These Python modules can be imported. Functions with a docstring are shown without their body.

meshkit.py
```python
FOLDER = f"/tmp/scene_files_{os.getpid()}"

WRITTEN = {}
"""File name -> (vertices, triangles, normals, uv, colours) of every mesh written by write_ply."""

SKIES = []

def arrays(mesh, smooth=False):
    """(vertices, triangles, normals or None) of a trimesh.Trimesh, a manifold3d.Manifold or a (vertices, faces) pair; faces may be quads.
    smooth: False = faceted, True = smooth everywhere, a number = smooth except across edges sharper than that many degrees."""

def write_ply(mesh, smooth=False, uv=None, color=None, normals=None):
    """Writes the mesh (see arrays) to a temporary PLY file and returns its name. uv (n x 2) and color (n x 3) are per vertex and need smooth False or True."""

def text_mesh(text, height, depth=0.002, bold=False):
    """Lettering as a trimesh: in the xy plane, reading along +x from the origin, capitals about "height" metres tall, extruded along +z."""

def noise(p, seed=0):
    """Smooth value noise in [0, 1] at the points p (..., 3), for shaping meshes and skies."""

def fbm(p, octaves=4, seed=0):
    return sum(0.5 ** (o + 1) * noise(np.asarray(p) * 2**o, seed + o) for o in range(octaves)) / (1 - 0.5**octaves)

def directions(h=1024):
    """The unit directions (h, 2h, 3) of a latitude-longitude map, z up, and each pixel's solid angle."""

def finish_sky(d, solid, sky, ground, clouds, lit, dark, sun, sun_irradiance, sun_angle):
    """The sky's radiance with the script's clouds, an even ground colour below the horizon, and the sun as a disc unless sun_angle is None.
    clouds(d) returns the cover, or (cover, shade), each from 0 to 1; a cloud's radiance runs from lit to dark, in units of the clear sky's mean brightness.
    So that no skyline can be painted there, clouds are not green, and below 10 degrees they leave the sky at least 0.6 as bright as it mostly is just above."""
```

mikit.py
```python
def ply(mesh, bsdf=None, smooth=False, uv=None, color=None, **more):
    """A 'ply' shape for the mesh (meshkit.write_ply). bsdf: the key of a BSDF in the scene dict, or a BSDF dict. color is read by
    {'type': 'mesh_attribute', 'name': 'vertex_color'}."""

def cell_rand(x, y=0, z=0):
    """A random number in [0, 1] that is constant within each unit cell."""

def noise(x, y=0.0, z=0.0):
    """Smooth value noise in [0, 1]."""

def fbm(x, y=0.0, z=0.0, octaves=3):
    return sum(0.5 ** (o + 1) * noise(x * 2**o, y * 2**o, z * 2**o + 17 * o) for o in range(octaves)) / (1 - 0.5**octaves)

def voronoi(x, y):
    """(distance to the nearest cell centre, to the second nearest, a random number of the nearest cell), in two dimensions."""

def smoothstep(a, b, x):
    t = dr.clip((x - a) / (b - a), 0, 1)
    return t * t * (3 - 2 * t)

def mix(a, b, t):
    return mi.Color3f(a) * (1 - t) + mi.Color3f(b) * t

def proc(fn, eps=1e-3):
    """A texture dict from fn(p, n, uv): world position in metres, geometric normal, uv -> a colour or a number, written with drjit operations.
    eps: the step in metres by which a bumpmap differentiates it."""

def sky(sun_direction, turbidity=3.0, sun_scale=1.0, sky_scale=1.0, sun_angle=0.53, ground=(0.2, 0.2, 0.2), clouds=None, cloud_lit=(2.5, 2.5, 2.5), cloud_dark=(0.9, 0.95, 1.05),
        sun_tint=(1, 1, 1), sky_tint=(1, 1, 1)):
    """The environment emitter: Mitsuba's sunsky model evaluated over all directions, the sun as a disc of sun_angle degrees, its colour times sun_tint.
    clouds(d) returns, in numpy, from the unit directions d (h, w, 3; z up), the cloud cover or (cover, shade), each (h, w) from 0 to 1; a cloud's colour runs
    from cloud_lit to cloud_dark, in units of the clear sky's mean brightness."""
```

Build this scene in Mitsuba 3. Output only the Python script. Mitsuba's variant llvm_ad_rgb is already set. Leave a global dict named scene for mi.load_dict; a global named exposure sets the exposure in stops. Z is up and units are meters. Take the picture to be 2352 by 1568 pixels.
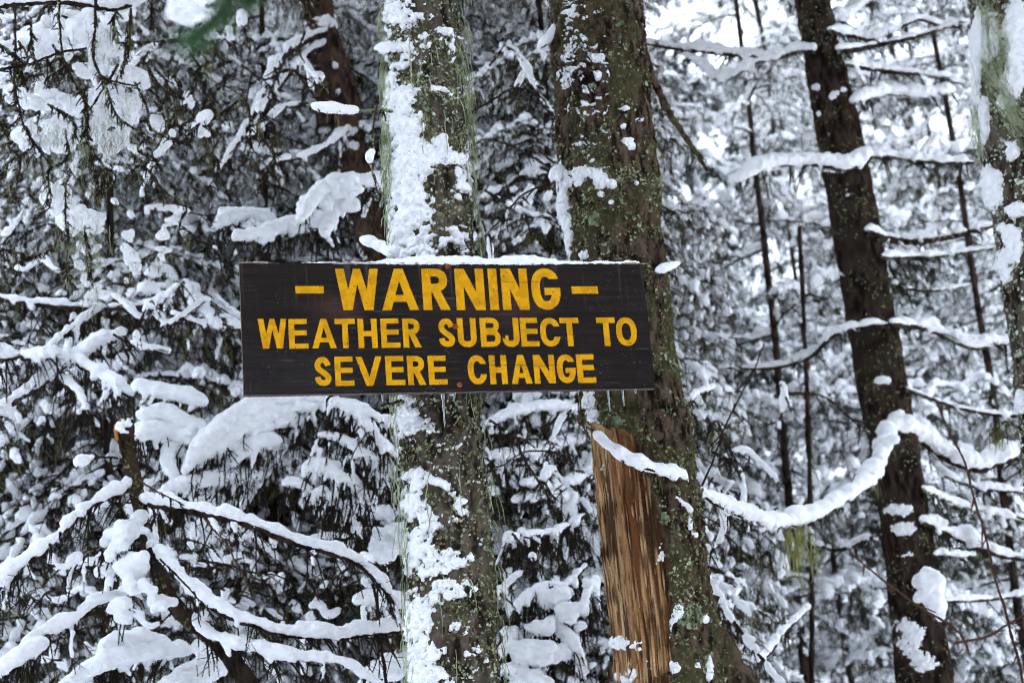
import math, random
import numpy as np, trimesh, drjit as dr, mitsuba as mi
import shapely
from shapely.geometry import Polygon, LineString, box as sbox
from shapely.ops import unary_union
from shapely import affinity
import mikit, meshkit
from mikit import proc, noise, fbm, voronoi, smoothstep, mix

T = mi.ScalarTransform4f
scene, labels = {}, {}

# ------------------------------------------------------------------ camera, sky, exposure
F = 4000.0                       # focal length in units of a 2352 px wide picture
PITCH, ROLL = math.radians(16.635), math.radians(-4.678)
_f = np.array([0, math.cos(PITCH), math.sin(PITCH)])
_r0 = np.array([1.0, 0, 0]); _u0 = np.cross(_r0, _f)
RIGHT = _r0 * math.cos(ROLL) + _u0 * math.sin(ROLL)
UP = _u0 * math.cos(ROLL) - _r0 * math.sin(ROLL)
FWD = _f
scene['camera'] = {'type': 'thinlens', 'fov': math.degrees(2 * math.atan(1176 / F)), 'fov_axis': 'x',
                   'aperture_radius': 0.0052, 'focus_distance': 3.72, 'near_clip': 0.05, 'far_clip': 500.0,
                   'to_world': T().look_at(origin=[0, 0, 0], target=FWD.tolist(), up=UP.tolist())}
exposure = 3.4
scene['sky'] = mikit.sky([0.35, 0.75, 0.62], turbidity=3, sun_scale=0.2, sun_angle=14, ground=(0.6, 0.6, 0.6),
                         clouds=lambda d: 1.0, cloud_lit=(2.22, 2.52, 2.95))


def at(u, v, Y):
    """The point at forward depth y = Y that lies in the direction of position (u, v) of the photograph."""
    d = FWD + RIGHT * ((u - 1176) / F) - UP * ((v - 784) / F)
    return d * (Y / d[1])


def proj(p):
    p = np.asarray(p, float)
    d = p @ FWD
    return 1176 + F * (p @ RIGHT) / d, 784 - F * (p @ UP) / d


# ------------------------------------------------------------------ mesh helpers
class MB:
    def __init__(self):
        self.v, self.f, self.n = [], [], 0

    def add(self, v, f):
        v, f = np.asarray(v, float).reshape(-1, 3), np.asarray(f, int)
        if len(v) == 0: return self
        if f.shape[1] == 4: f = np.vstack([f[:, [0, 1, 2]], f[:, [0, 2, 3]]])
        self.v.append(v); self.f.append(f + self.n); self.n += len(v)
        return self

    def mesh(self):
        return trimesh.Trimesh(np.vstack(self.v), np.vstack(self.f), process=False)

    @property
    def empty(self): return self.n == 0


def obj(key, mesh, bsdf, smooth=False, label=None, category=None, group=None, kind=None, **kw):
    if isinstance(mesh, MB):
        if mesh.empty: return key
        mesh = mesh.mesh()
    scene[key] = mikit.ply(mesh, bsdf, smooth=smooth, **kw)
    tag(key, label, category, group, kind)
    return key


def tag(key, label=None, category=None, group=None, kind=None):
    d = {k: v for k, v in dict(label=label, category=category, group=group, kind=kind).items() if v}
    if d: labels[key] = {**labels.get(key, {}), **d}


_used = {}
def numbered(name):
    n = _used.get(name, 0); _used[name] = n + 1
    return name if n == 0 else f'{name}_{n:03d}'


def spline(P, n):
    """Catmull-Rom through the rows of P (any width), resampled to n rows evenly in length of the first three columns."""
    P = np.asarray(P, float)
    Q = np.vstack([2 * P[0] - P[1], P, 2 * P[-1] - P[-2]])
    out = []
    for i in range(1, len(Q) - 2):
        t = np.linspace(0, 1, 24, endpoint=False)[:, None]
        a, b, c, d = Q[i - 1], Q[i], Q[i + 1], Q[i + 2]
        out.append(0.5 * (2 * b + (c - a) * t + (2 * a - 5 * b + 4 * c - d) * t**2 + (3 * b - a - 3 * c + d) * t**3))
    out.append(P[-1:])
    out = np.vstack(out)
    s = np.r_[0, np.cumsum(np.linalg.norm(np.diff(out[:, :3], axis=0), axis=1))]
    return np.stack([np.interp(np.linspace(0, s[-1], n), s, out[:, k]) for k in range(out.shape[1])], 1)


def tubes(P, R, sides=4, rough=0.0, rng=None):
    """(vertices, faces) of m tubes: P (m, n, 3), R (m, n)."""
    P = np.asarray(P, float)
    if P.ndim == 2: P = P[None]
    m, n = P.shape[:2]
    R = np.broadcast_to(np.asarray(R, float), (m, n))
    t = np.gradient(P, axis=1)
    t /= np.linalg.norm(t, axis=2, keepdims=True) + 1e-12
    mean = t.mean(1, keepdims=True)
    ref = np.where(np.abs(mean[..., 2:]) < 0.8, np.array([0, 0, 1.0]), np.array([1.0, 0, 0]))
    a = np.cross(t, ref); a /= np.linalg.norm(a, axis=2, keepdims=True) + 1e-12
    b = np.cross(t, a)
    ang = np.arange(sides) * 2 * np.pi / sides
    rr = R[..., None] * np.ones(sides)
    if rough and rng is not None: rr = rr * (1 + rough * (rng.random(rr.shape) - 0.5) * 2)
    v = P[:, :, None] + rr[..., None] * (np.cos(ang)[:, None] * a[:, :, None] + np.sin(ang)[:, None] * b[:, :, None])
    i, j = np.meshgrid(np.arange(n - 1), np.arange(sides), indexing='ij')
    q = np.stack([i * sides + j, i * sides + (j + 1) % sides, (i + 1) * sides + (j + 1) % sides, (i + 1) * sides + j], -1).reshape(-1, 4)
    q = q[:, ::-1]
    f = (q[None] + (np.arange(m) * n * sides)[:, None, None]).reshape(-1, 4)
    return v.reshape(-1, 3), np.vstack([f[:, [0, 1, 2]], f[:, [0, 2, 3]]])


CORN = np.array([[i, j, k] for i in (0, 1) for j in (0, 1) for k in (0, 1)])
EDGES = [(a, b) for a in range(8) for b in range(a + 1, 8) if np.abs(CORN[a] - CORN[b]).sum() == 1]


def surface_nets(D, origin, h):
    """The zero surface of the sampled distances D as quads (naive surface nets)."""
    ins = D < 0
    c = np.zeros(np.array(D.shape) - 1, np.int8)
    for i, j, k in CORN:
        c += ins[i:i + c.shape[0], j:j + c.shape[1], k:k + c.shape[2]]
    act = (c > 0) & (c < 8)
    idx = np.argwhere(act)
    if len(idx) == 0: return np.zeros((0, 3)), np.zeros((0, 3), int)
    vals = np.stack([D[tuple((idx + o).T)] for o in CORN], 1)
    acc, cnt = np.zeros((len(idx), 3)), np.zeros((len(idx), 1))
    for a, b in EDGES:
        x = (vals[:, a] < 0) != (vals[:, b] < 0)
        t = np.where(x, vals[:, a] / np.where(x, vals[:, a] - vals[:, b], 1), 0)[:, None]
        acc += np.where(x[:, None], CORN[a] + t * (CORN[b] - CORN[a]), 0); cnt += x[:, None]
    V = origin + h * (idx + acc / cnt)
    num = np.full(c.shape, -1, np.int64); num[act] = np.arange(len(idx))
    quads = []
    for ax in range(3):
        o1, o2 = [(1, 2), (2, 0), (0, 1)][ax]
        lo, hi = [slice(None)] * 3, [slice(None)] * 3
        lo[ax], hi[ax] = slice(0, -1), slice(1, None)
        A, B = ins[tuple(lo)], ins[tuple(hi)]
        e = np.argwhere(A != B)
        e = e[(e[:, o1] > 0) & (e[:, o2] > 0) & (e[:, o1] < D.shape[o1] - 1) & (e[:, o2] < D.shape[o2] - 1)]
        if len(e) == 0: continue
        def cell(d1, d2):
            q = e.copy(); q[:, o1] += d1; q[:, o2] += d2
            return num[tuple(q.T)]
        q = np.stack([cell(-1, -1), cell(0, -1), cell(0, 0), cell(-1, 0)], 1)
        flip = ~A[tuple(e.T)]
        q[flip] = q[flip][:, ::-1]
        quads.append(q)
    q = np.vstack(quads)
    return V, np.vstack([q[:, [0, 1, 2]], q[:, [0, 2, 3]]])


def blob(A, B, ra, rb, h, k=0.008, amp=0.006, freq=35.0, squash=1.0, seed=0, amp2=0.0, freq2=120.0):
    """Lumpy snow: smooth union of capsules A-B (radii ra, rb) as a mesh, grid step h."""
    A, B = np.asarray(A, float), np.asarray(B, float)
    ra, rb = np.broadcast_to(ra, len(A)), np.broadcast_to(rb, len(A))
    if len(A) == 0: return np.zeros((0, 3)), np.zeros((0, 3), int)
    S = np.array([1, 1, squash])
    pad = max(ra.max(), rb.max()) + 3 * h + amp + 4 * k
    lo, hi = np.minimum(A, B).min(0) - pad, np.maximum(A, B).max(0) + pad
    shape = np.ceil((hi - lo) / h).astype(int) + 1
    acc = np.zeros(shape, np.float32)
    for a, b, r0, r1 in zip(A, B, ra, rb):
        m = max(r0, r1) + 4.0 * k + 2 * h
        i0 = np.maximum(np.floor((np.minimum(a, b) - m - lo) / h).astype(int), 0)
        i1 = np.minimum(np.ceil((np.maximum(a, b) + m - lo) / h).astype(int) + 1, shape)
        g = [lo[d] + h * np.arange(i0[d], i1[d]) for d in range(3)]
        X, Y, Z = g[0][:, None, None], g[1][None, :, None], g[2][None, None, :]
        d = b - a; dd = max(d @ d, 1e-12)
        t = np.clip(((X - a[0]) * d[0] + (Y - a[1]) * d[1] + (Z - a[2]) * d[2]) / dd, 0, 1)
        dist = np.sqrt((X - a[0] - t * d[0])**2 + (Y - a[1] - t * d[1])**2 + ((Z - a[2] - t * d[2]) * squash)**2) - (r0 + t * (r1 - r0))
        acc[i0[0]:i1[0], i0[1]:i1[1], i0[2]:i1[2]] += np.exp(-dist / k).astype(np.float32)
    D = -k * np.log(np.maximum(acc, 1e-20))
    near = np.argwhere(np.abs(D) < amp + amp2 + 2 * h)
    p = lo + h * near
    D[tuple(near.T)] += amp * 2 * (meshkit.fbm(p * freq, 2, seed) - 0.5)
    if amp2: D[tuple(near.T)] += amp2 * 2 * (meshkit.noise(p * freq2, seed + 9) - 0.5)
    return surface_nets(D, lo, h)


def unit(v): return v / (np.linalg.norm(v, axis=-1, keepdims=True) + 1e-12)


def blades(P, D, L, W, rng):
    """Needles: one narrow triangle each, from P along D."""
    side = unit(np.cross(D, rng.normal(size=D.shape)))
    v = np.stack([P - side * W[:, None] / 2, P + side * W[:, None] / 2, P + D * L[:, None]], 1).reshape(-1, 3)
    return v, np.arange(len(v)).reshape(-1, 3)


# ------------------------------------------------------------------ materials
def two(b): return {'type': 'twosided', 'bsdf': b}
def diffuse(tex): return two({'type': 'diffuse', 'reflectance': tex})
def rgb(*c): return {'type': 'rgb', 'value': list(c)}

def t_snow(p, n, uv):
    a = fbm(p.x * 90, p.y * 90, p.z * 90, 2)
    return mix((0.85, 0.865, 0.89), (0.93, 0.935, 0.95), smoothstep(0.3, 0.7, a))
scene['mat_snow'] = two({'type': 'bumpmap', 'height': proc(lambda p, n, uv: fbm(p.x * 55, p.y * 55, p.z * 55, 4), 1.5e-3), 'scale': 0.011,
                         'bsdf': {'type': 'diffuse', 'reflectance': proc(t_snow)}})
scene['mat_snow_far'] = diffuse(rgb(0.91, 0.92, 0.94))

def t_bark(c0, c1, c2, f=1.0):
    def fn(p, n, uv):
        a = fbm(p.x * 60 * f, p.y * 60 * f, p.z * 18 * f, 3)
        b = fbm(p.x * 14, p.y * 14, p.z * 9, 2)
        c = mix(c0, c1, smoothstep(0.3, 0.72, a))
        return mix(c, c2, smoothstep(0.5, 0.75, b) * 0.7)
    return fn
scene['mat_bark'] = diffuse(proc(t_bark((0.016, 0.012, 0.009), (0.118, 0.094, 0.072), (0.074, 0.066, 0.048))))
scene['mat_bark_dark'] = diffuse(proc(t_bark((0.010, 0.007, 0.006), (0.048, 0.033, 0.026), (0.035, 0.028, 0.020))))
scene['mat_bark_red'] = diffuse(proc(t_bark((0.018, 0.012, 0.010), (0.112, 0.070, 0.053), (0.07, 0.045, 0.034))))
scene['mat_twig'] = diffuse(rgb(0.022, 0.017, 0.013))
scene['mat_twig_grey'] = diffuse(proc((lambda c0, c1, f: (lambda p, n, uv: mix(c0, c1, smoothstep(0.25, 0.75, fbm(p.x * f, p.y * f, p.z * f, 2)))))((0.012, 0.009, 0.007), (0.060, 0.052, 0.036), 12.0)))
scene['mat_twig_red'] = diffuse(rgb(0.085, 0.045, 0.032))
def t_mottle(c0, c1, f):
    return lambda p, n, uv: mix(c0, c1, smoothstep(0.25, 0.75, fbm(p.x * f, p.y * f, p.z * f, 2)))
scene['mat_needle'] = diffuse(proc(t_mottle((0.010, 0.013, 0.008), (0.046, 0.052, 0.032), 9.0)))
scene['mat_needle_green'] = diffuse(rgb(0.065, 0.135, 0.062))
scene['mat_lichen'] = diffuse(proc(t_mottle((0.10, 0.11, 0.065), (0.34, 0.38, 0.25), 30.0)))
scene['mat_lichen_olive'] = diffuse(proc(t_mottle((0.06, 0.055, 0.02), (0.20, 0.19, 0.085), 25.0)))
scene['mat_beard'] = diffuse(proc(t_mottle((0.17, 0.195, 0.10), (0.42, 0.46, 0.30), 25.0)))
scene['mat_frost'] = diffuse(proc(t_mottle((0.22, 0.25, 0.17), (0.62, 0.66, 0.58), 40.0)))
scene['mat_ice'] = {'type': 'principled', 'base_color': rgb(0.9, 0.93, 0.96), 'spec_trans': 0.5, 'roughness': 0.2, 'eta': 1.31}
def t_ground(p, n, uv):
    return mix((0.78, 0.80, 0.84), (0.88, 0.89, 0.91), fbm(p.x * 3, p.y * 3, 0.0, 3))
scene['mat_ground'] = diffuse(proc(t_ground))

# ------------------------------------------------------------------ ground
def ground_z(x, y):
    x, y = np.asarray(x, float), np.asarray(y, float)
    rise = np.maximum(y - 5.0, 0)
    z = -1.55 + 0.19 * rise * np.clip(rise / 6, 0, 1) - 0.0007 * np.maximum(y - 45, 0)**2 * (y < 1e9)
    z = np.maximum(z, -6)
    return z + 0.35 * (meshkit.fbm(np.stack([x * .35, y * .35, x * 0], -1), 3, 5) - 0.5)


def build_ground():
    r = np.r_[np.linspace(0, 60, 150), np.linspace(66, 400, 30)]
    ys = np.r_[-r[::-1][:-1][::3], r]; xs = np.r_[-r[::-1][:-1], r]
    X, Y = np.meshgrid(xs, ys, indexing='ij')
    V = np.stack([X, Y, ground_z(X, Y)], -1)
    i, j = np.meshgrid(np.arange(len(xs) - 1), np.arange(len(ys) - 1), indexing='ij')
    k = len(ys)
    q = np.stack([i * k + j, (i + 1) * k + j, (i + 1) * k + j + 1, i * k + j + 1], -1).reshape(-1, 4)
    m = MB().add(V.reshape(-1, 3), q)
    obj('snowy_ground', m, 'mat_ground', smooth=True, label='snow covered forest floor rising behind the trees', kind='structure')
build_ground()

# ------------------------------------------------------------------ the warning sign
PSI = math.radians(14.03)
SC = np.array([-0.1296, 3.6082, 1.1238])
SW, SH, ST = 0.9, 0.2924, 0.019
SA = np.array([math.cos(PSI), math.sin(PSI), 0]); SB = np.array([0, 0, 1.0]); SN = np.array([math.sin(PSI), -math.cos(PSI), 0])


def on_sign(u, v):
    d = at(u, v, 1.0)
    t = (SC @ SN) / (d @ SN)
    q = d * t - SC
    return np.array([q @ SA, q @ SB])


def sign_frame(v, z0=0.0):
    """Sign coordinates (along, up, out of the face) to the world."""
    v = np.asarray(v, float)
    return SC + v[:, :1] * SA + v[:, 1:2] * SB + (v[:, 2:3] + z0) * SN


def local(p):
    dx, dy, dz = p.x - SC[0], p.y - SC[1], p.z - SC[2]
    return dx * SA[0] + dy * SA[1], dz, dx * SN[0] + dy * SN[1]


def t_board(p, n, uv):
    a, b, c = local(p)
    grain = fbm(a * 9, b * 260, c * 200, 3)
    blot = fbm(a * 7 + 3, b * 10, 0.0, 3)
    col = mix((0.0095, 0.0066, 0.0058), (0.0175, 0.0115, 0.0095), smoothstep(0.25, 0.75, grain))
    brown = dr.exp(-(dr.square((a + 0.235) / 0.055) + dr.square((b - 0.045) / 0.03))) + 0.55 * dr.exp(-(dr.square((a - 0.16) / 0.15) + dr.square((b - 0.045) / 0.04)))
    col = mix(col, (0.052, 0.024, 0.017), dr.clip(brown * smoothstep(0.25, 0.7, blot + 0.25 * (grain - 0.5)), 0, 1))
    # fine scratches, dust and paint specks
    dust = smoothstep(0.86, 0.95, noise(a * 420, b * 420, 3.0)) * smoothstep(0.45, 0.7, noise(a * 30, b * 30, 9.0))
    col = mix(col, (0.16, 0.15, 0.15), dust * 0.5)
    sc = smoothstep(0.80, 0.9, noise(a * 14, b * 420, 7.0)) * smoothstep(0.55, 0.8, noise(a * 9 + 5, b * 30, 2.0))
    col = mix(col, (0.10, 0.085, 0.08), sc * 0.35)
    streak = smoothstep(0.66, 0.84, noise(a * 130, b * 4, 5.0)) * smoothstep(0.02, 0.146, b)
    col = mix(col, (0.085, 0.085, 0.09), streak * 0.35)
    # the lower left is greyer, the raw ends and edges are worn to bare wood
    col = mix(col, (0.036, 0.035, 0.038), 0.5 * smoothstep(-0.1, -0.45, a) * smoothstep(0.0, -0.12, b) * blot)
    edge = smoothstep(-0.0022, -0.0045, c)
    raw = mix((0.05, 0.045, 0.045), (0.16, 0.13, 0.11), smoothstep(0.3, 0.7, fbm(a * 25, b * 120, c * 300, 2)))
    return mix(col, raw, edge * 0.8)
scene['mat_board'] = two({'type': 'principled', 'base_color': proc(t_board), 'roughness': 0.75, 'specular': 0.12})


def t_raw(p, n, uv):
    a, b, c = local(p)
    return mix((0.16, 0.10, 0.055), (0.42, 0.31, 0.20), smoothstep(0.25, 0.75, fbm(a * 60, b * 300, c * 300, 3)))
scene['mat_raw_wood'] = diffuse(proc(t_raw))


def t_paint(p, n, uv):
    a, b, c = local(p)
    m = fbm(a * 55, b * 55, 1.0, 3)
    col = mix((0.66, 0.315, 0.002), (0.53, 0.24, 0.002), smoothstep(0.38, 0.68, m))
    grime = smoothstep(0.56, 0.78, fbm(a * 24 + 7, b * 34, 4.0, 3)) * smoothstep(0.35, 0.75, fbm(a * 300, b * 300, 2.0, 2))
    col = mix(col, (0.36, 0.18, 0.01), grime * 0.5)
    fine = noise(a * 700, b * 700, 5.0)
    col = col * (0.9 + 0.2 * fine)
    spot = smoothstep(0.93, 0.96, noise(a * 260, b * 260, 8.0))
    col = mix(col, (0.05, 0.035, 0.02), spot * 0.85)
    crack = smoothstep(0.0012, 0.0004, dr.abs(b + 0.0905 + 0.004 * (noise(a * 30, 0.0, 3.0) - 0.5))) * smoothstep(0.05, 0.08, a) * smoothstep(0.26, 0.2, a)
    crack2 = smoothstep(0.0011, 0.0003, dr.abs(b - 0.101 + 0.004 * (noise(a * 26, 0.0, 6.0) - 0.5))) * smoothstep(0.11, 0.13, a)
    return mix(col, (0.10, 0.06, 0.02), dr.clip(crack + crack2, 0, 1) * 0.75)
scene['mat_paint'] = two({'type': 'principled', 'base_color': proc(t_paint), 'roughness': 0.6, 'specular': 0.1})
scene['mat_rust'] = diffuse(proc(t_mottle((0.10, 0.028, 0.012), (0.30, 0.09, 0.03), 300.0)))


def stroke(pts, s, closed=False):
    return LineString(pts).buffer(s / 2, cap_style='flat', join_style='mitre', mitre_limit=3)

def arc(cx, cy, rx, ry, a0, a1, n=28, pw=2.35):
    a = np.radians(np.linspace(a0, a1, n))
    c, s = np.cos(a), np.sin(a)
    return np.stack([cx + rx * np.sign(c) * np.abs(c)**(2 / pw), cy + ry * np.sign(s) * np.abs(s)**(2 / pw)], 1)

def glyph(ch, w, h, s):
    """Outline of a signwriter's capital in the box (0, 0)-(w, h), stroke width s."""
    b = lambda x0, y0, x1, y1: sbox(x0, y0, x1, y1)
    e = s / 2
    if ch == '-': return b(0, 0, w, h)
    if ch == 'I': return b(0, 0, w, h)
    if ch == 'E': return unary_union([b(0, 0, s, h), b(0, 0, w, .91 * s), b(0, h - .91 * s, .96 * w, h), b(0, .53 * h - .45 * s, .94 * w, .53 * h + .45 * s)])
    if ch == 'T': return unary_union([b(0, h - .95 * s, w, h), b(w / 2 - e, 0, w / 2 + e, h)])
    if ch == 'H': return unary_union([b(0, 0, s, h), b(w - s, 0, w, h), b(0, .49 * h - e * .95, w, .49 * h + e * .95)])
    if ch == 'N': return unary_union([b(0, 0, s * .97, h), b(w - s * .97, 0, w, h), Polygon([(0, h), (s * 1.12, h), (w, 0), (w - s * 1.12, 0)])])
    if ch == 'V': return Polygon([(0, h), (s * 1.08, h), (w / 2, .30 * h), (w - s * 1.08, h), (w, h), (w / 2 + .58 * s, 0), (w / 2 - .58 * s, 0)])
    if ch == 'A':
        o = Polygon([(0, 0), (w / 2 - .5 * s, h), (w / 2 + .5 * s, h), (w, 0), (w - s * 1.07, 0), (w / 2, .70 * h), (s * 1.07, 0)])
        t = Polygon([(0, 0), (w / 2 - .5 * s, h), (w / 2 + .5 * s, h), (w, 0)])
        return unary_union([o, b(0, .20 * h, w, .20 * h + .82 * s).intersection(t)])
    if ch == 'W':
        q = w / 4
        return unary_union([Polygon([(0, h), (s, h), (q * 1.03 + e * 1.05, 0), (q * 1.03 - e * 1.05, 0)]), Polygon([(w / 2 - e * .8, h), (w / 2 + e * .8, h), (q * 1.03 + e * 1.05, 0), (q * 1.03 - e * 1.05, 0)]),
                            Polygon([(w / 2 - e * .8, h), (w / 2 + e * .8, h), (3 * q * .99 + e * 1.05, 0), (3 * q * .99 - e * 1.05, 0)]), Polygon([(w - s, h), (w, h), (3 * q * .99 + e * 1.05, 0), (3 * q * .99 - e * 1.05, 0)])])
    if ch == 'R':
        y = .44 * h
        bowl = unary_union([stroke(np.vstack([[(s / 2, h - e * .95)], arc(w * .90 - (h - y) / 2, (h + y) / 2, (h - y) / 2 + .04 * w - e * .95, (h - y) / 2 - e * .95, 90, -90), [(s / 2, y + e * .95)]]), s * .95)])
        leg = Polygon([(s * .95, y + .3 * s), (s * 2.0, y + .3 * s), (w, 0), (w - s * 1.12, 0)])
        return unary_union([b(0, 0, s, h), bowl, leg])
    if ch == 'B':
        y = .53 * h
        def bw(y0, y1, x1):
            return stroke(np.vstack([[(s / 2, y1 - e * .9)], arc(x1 - (y1 - y0) / 2, (y1 + y0) / 2, (y1 - y0) / 2 - e * .9, (y1 - y0) / 2 - e * .9, 90, -90), [(s / 2, y0 + e * .9)]]), s * .9)
        return unary_union([b(0, 0, s, h), bw(0, y + e * .6, w), bw(y - e * .6, h, w * .95)])
    rx, ry = w / 2 - e, h / 2 - e
    if ch == 'O':
        a = arc(w / 2, h / 2, rx, ry, 0, 360, 73)[:-1]
        return Polygon(a).buffer(e).difference(Polygon(a).buffer(-e))
    cut = b(w * .55, .345 * h, w * 1.2, .70 * h)
    if ch == 'C':
        a = arc(w / 2, h / 2, rx, ry, 0, 360, 73)[:-1]
        return Polygon(a).buffer(e).difference(Polygon(a).buffer(-e)).difference(cut)
    if ch == 'G':
        a = arc(w / 2, h / 2, rx, ry, 0, 360, 73)[:-1]
        ring = Polygon(a).buffer(e).difference(Polygon(a).buffer(-e)).difference(b(w * .55, .52 * h, w * 1.2, .74 * h))
        return unary_union([ring, b(.45 * w, .53 * h - .85 * s, w * .995, .53 * h), ]).intersection(b(0, 0, w, h))
    if ch == 'U':
        return stroke(np.vstack([[(e, h)], arc(w / 2, max(rx, .32 * h), rx, max(rx, .32 * h) - e, 180, 360), [(w - e, h)]]), s)
    if ch == 'J':
        return stroke(np.vstack([[(e * .95, .30 * h)], arc(w / 2, .30 * h, rx, .30 * h - e, 180, 360), [(w - e, h)]]), s)
    if ch == 'S':
        P = np.array([(.90, .735), (.83, .85), (.66, .965), (.5, .985), (.30, .955), (.15, .86), (.11, .73), (.19, .61), (.40, .50), (.66, .39), (.87, .27), (.90, .17), (.80, .05), (.52, .012), (.28, .04), (.14, .13), (.09, .26)])
        P = P * [w - s * .95, h - s] + [s * .475, e]
        return stroke(spline(np.c_[P, P[:, 0] * 0], 60)[:, :2], s)
    raise ValueError(ch)


def orig(crop, x, y):
    ox = (860, 1660)[crop]
    return (ox + x / 2.7036) * 0.6125, (920 + y / 2.7036) * 0.6125


ROWS = [  # (character, crop, x left, x right) at mid height, then the row's top and bottom at its left and right end
    ([('-', 0, 669, 958), ('W', 0, 1078, 1514), ('A', 0, 1538, 1910), ('R', 0, 1955, 2229), ('N', 1, 127, 421), ('I', 1, 464, 554), ('N', 1, 595, 864), ('G', 1, 899, 1192), ('-', 1, 1305, 1572)], (0, 1075, 237, 657), (1, 1192, 235, 653), 88),
    ([('W', 0, 291, 583), ('E', 0, 603, 800), ('A', 0, 833, 1081), ('T', 0, 1075, 1281), ('H', 0, 1304, 1500), ('E', 0, 1539, 1731), ('R', 0, 1756, 1940), ('S', 0, 2112, 2295), ('U', 1, 149, 340), ('B', 1, 379, 582), ('J', 1, 603, 775), ('E', 1, 789, 972), ('C', 1, 985, 1190), ('T', 1, 1193, 1385), ('T', 1, 1568, 1757), ('O', 1, 1757, 1965)], (0, 291, 747, 1048), (1, 1965, 730, 1017), 59),
    ([('S', 0, 850, 1040), ('E', 0, 1068, 1261), ('V', 0, 1282, 1549), ('E', 0, 1583, 1776), ('R', 0, 1808, 1992), ('E', 0, 2017, 2207), ('C', 1, 255, 448), ('H', 1, 473, 651), ('A', 1, 688, 900), ('N', 1, 922, 1136), ('G', 1, 1155, 1345), ('E', 1, 1360, 1546)], (0, 850, 1130, 1428), (1, 1546, 1104, 1393), 60)]


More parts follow.
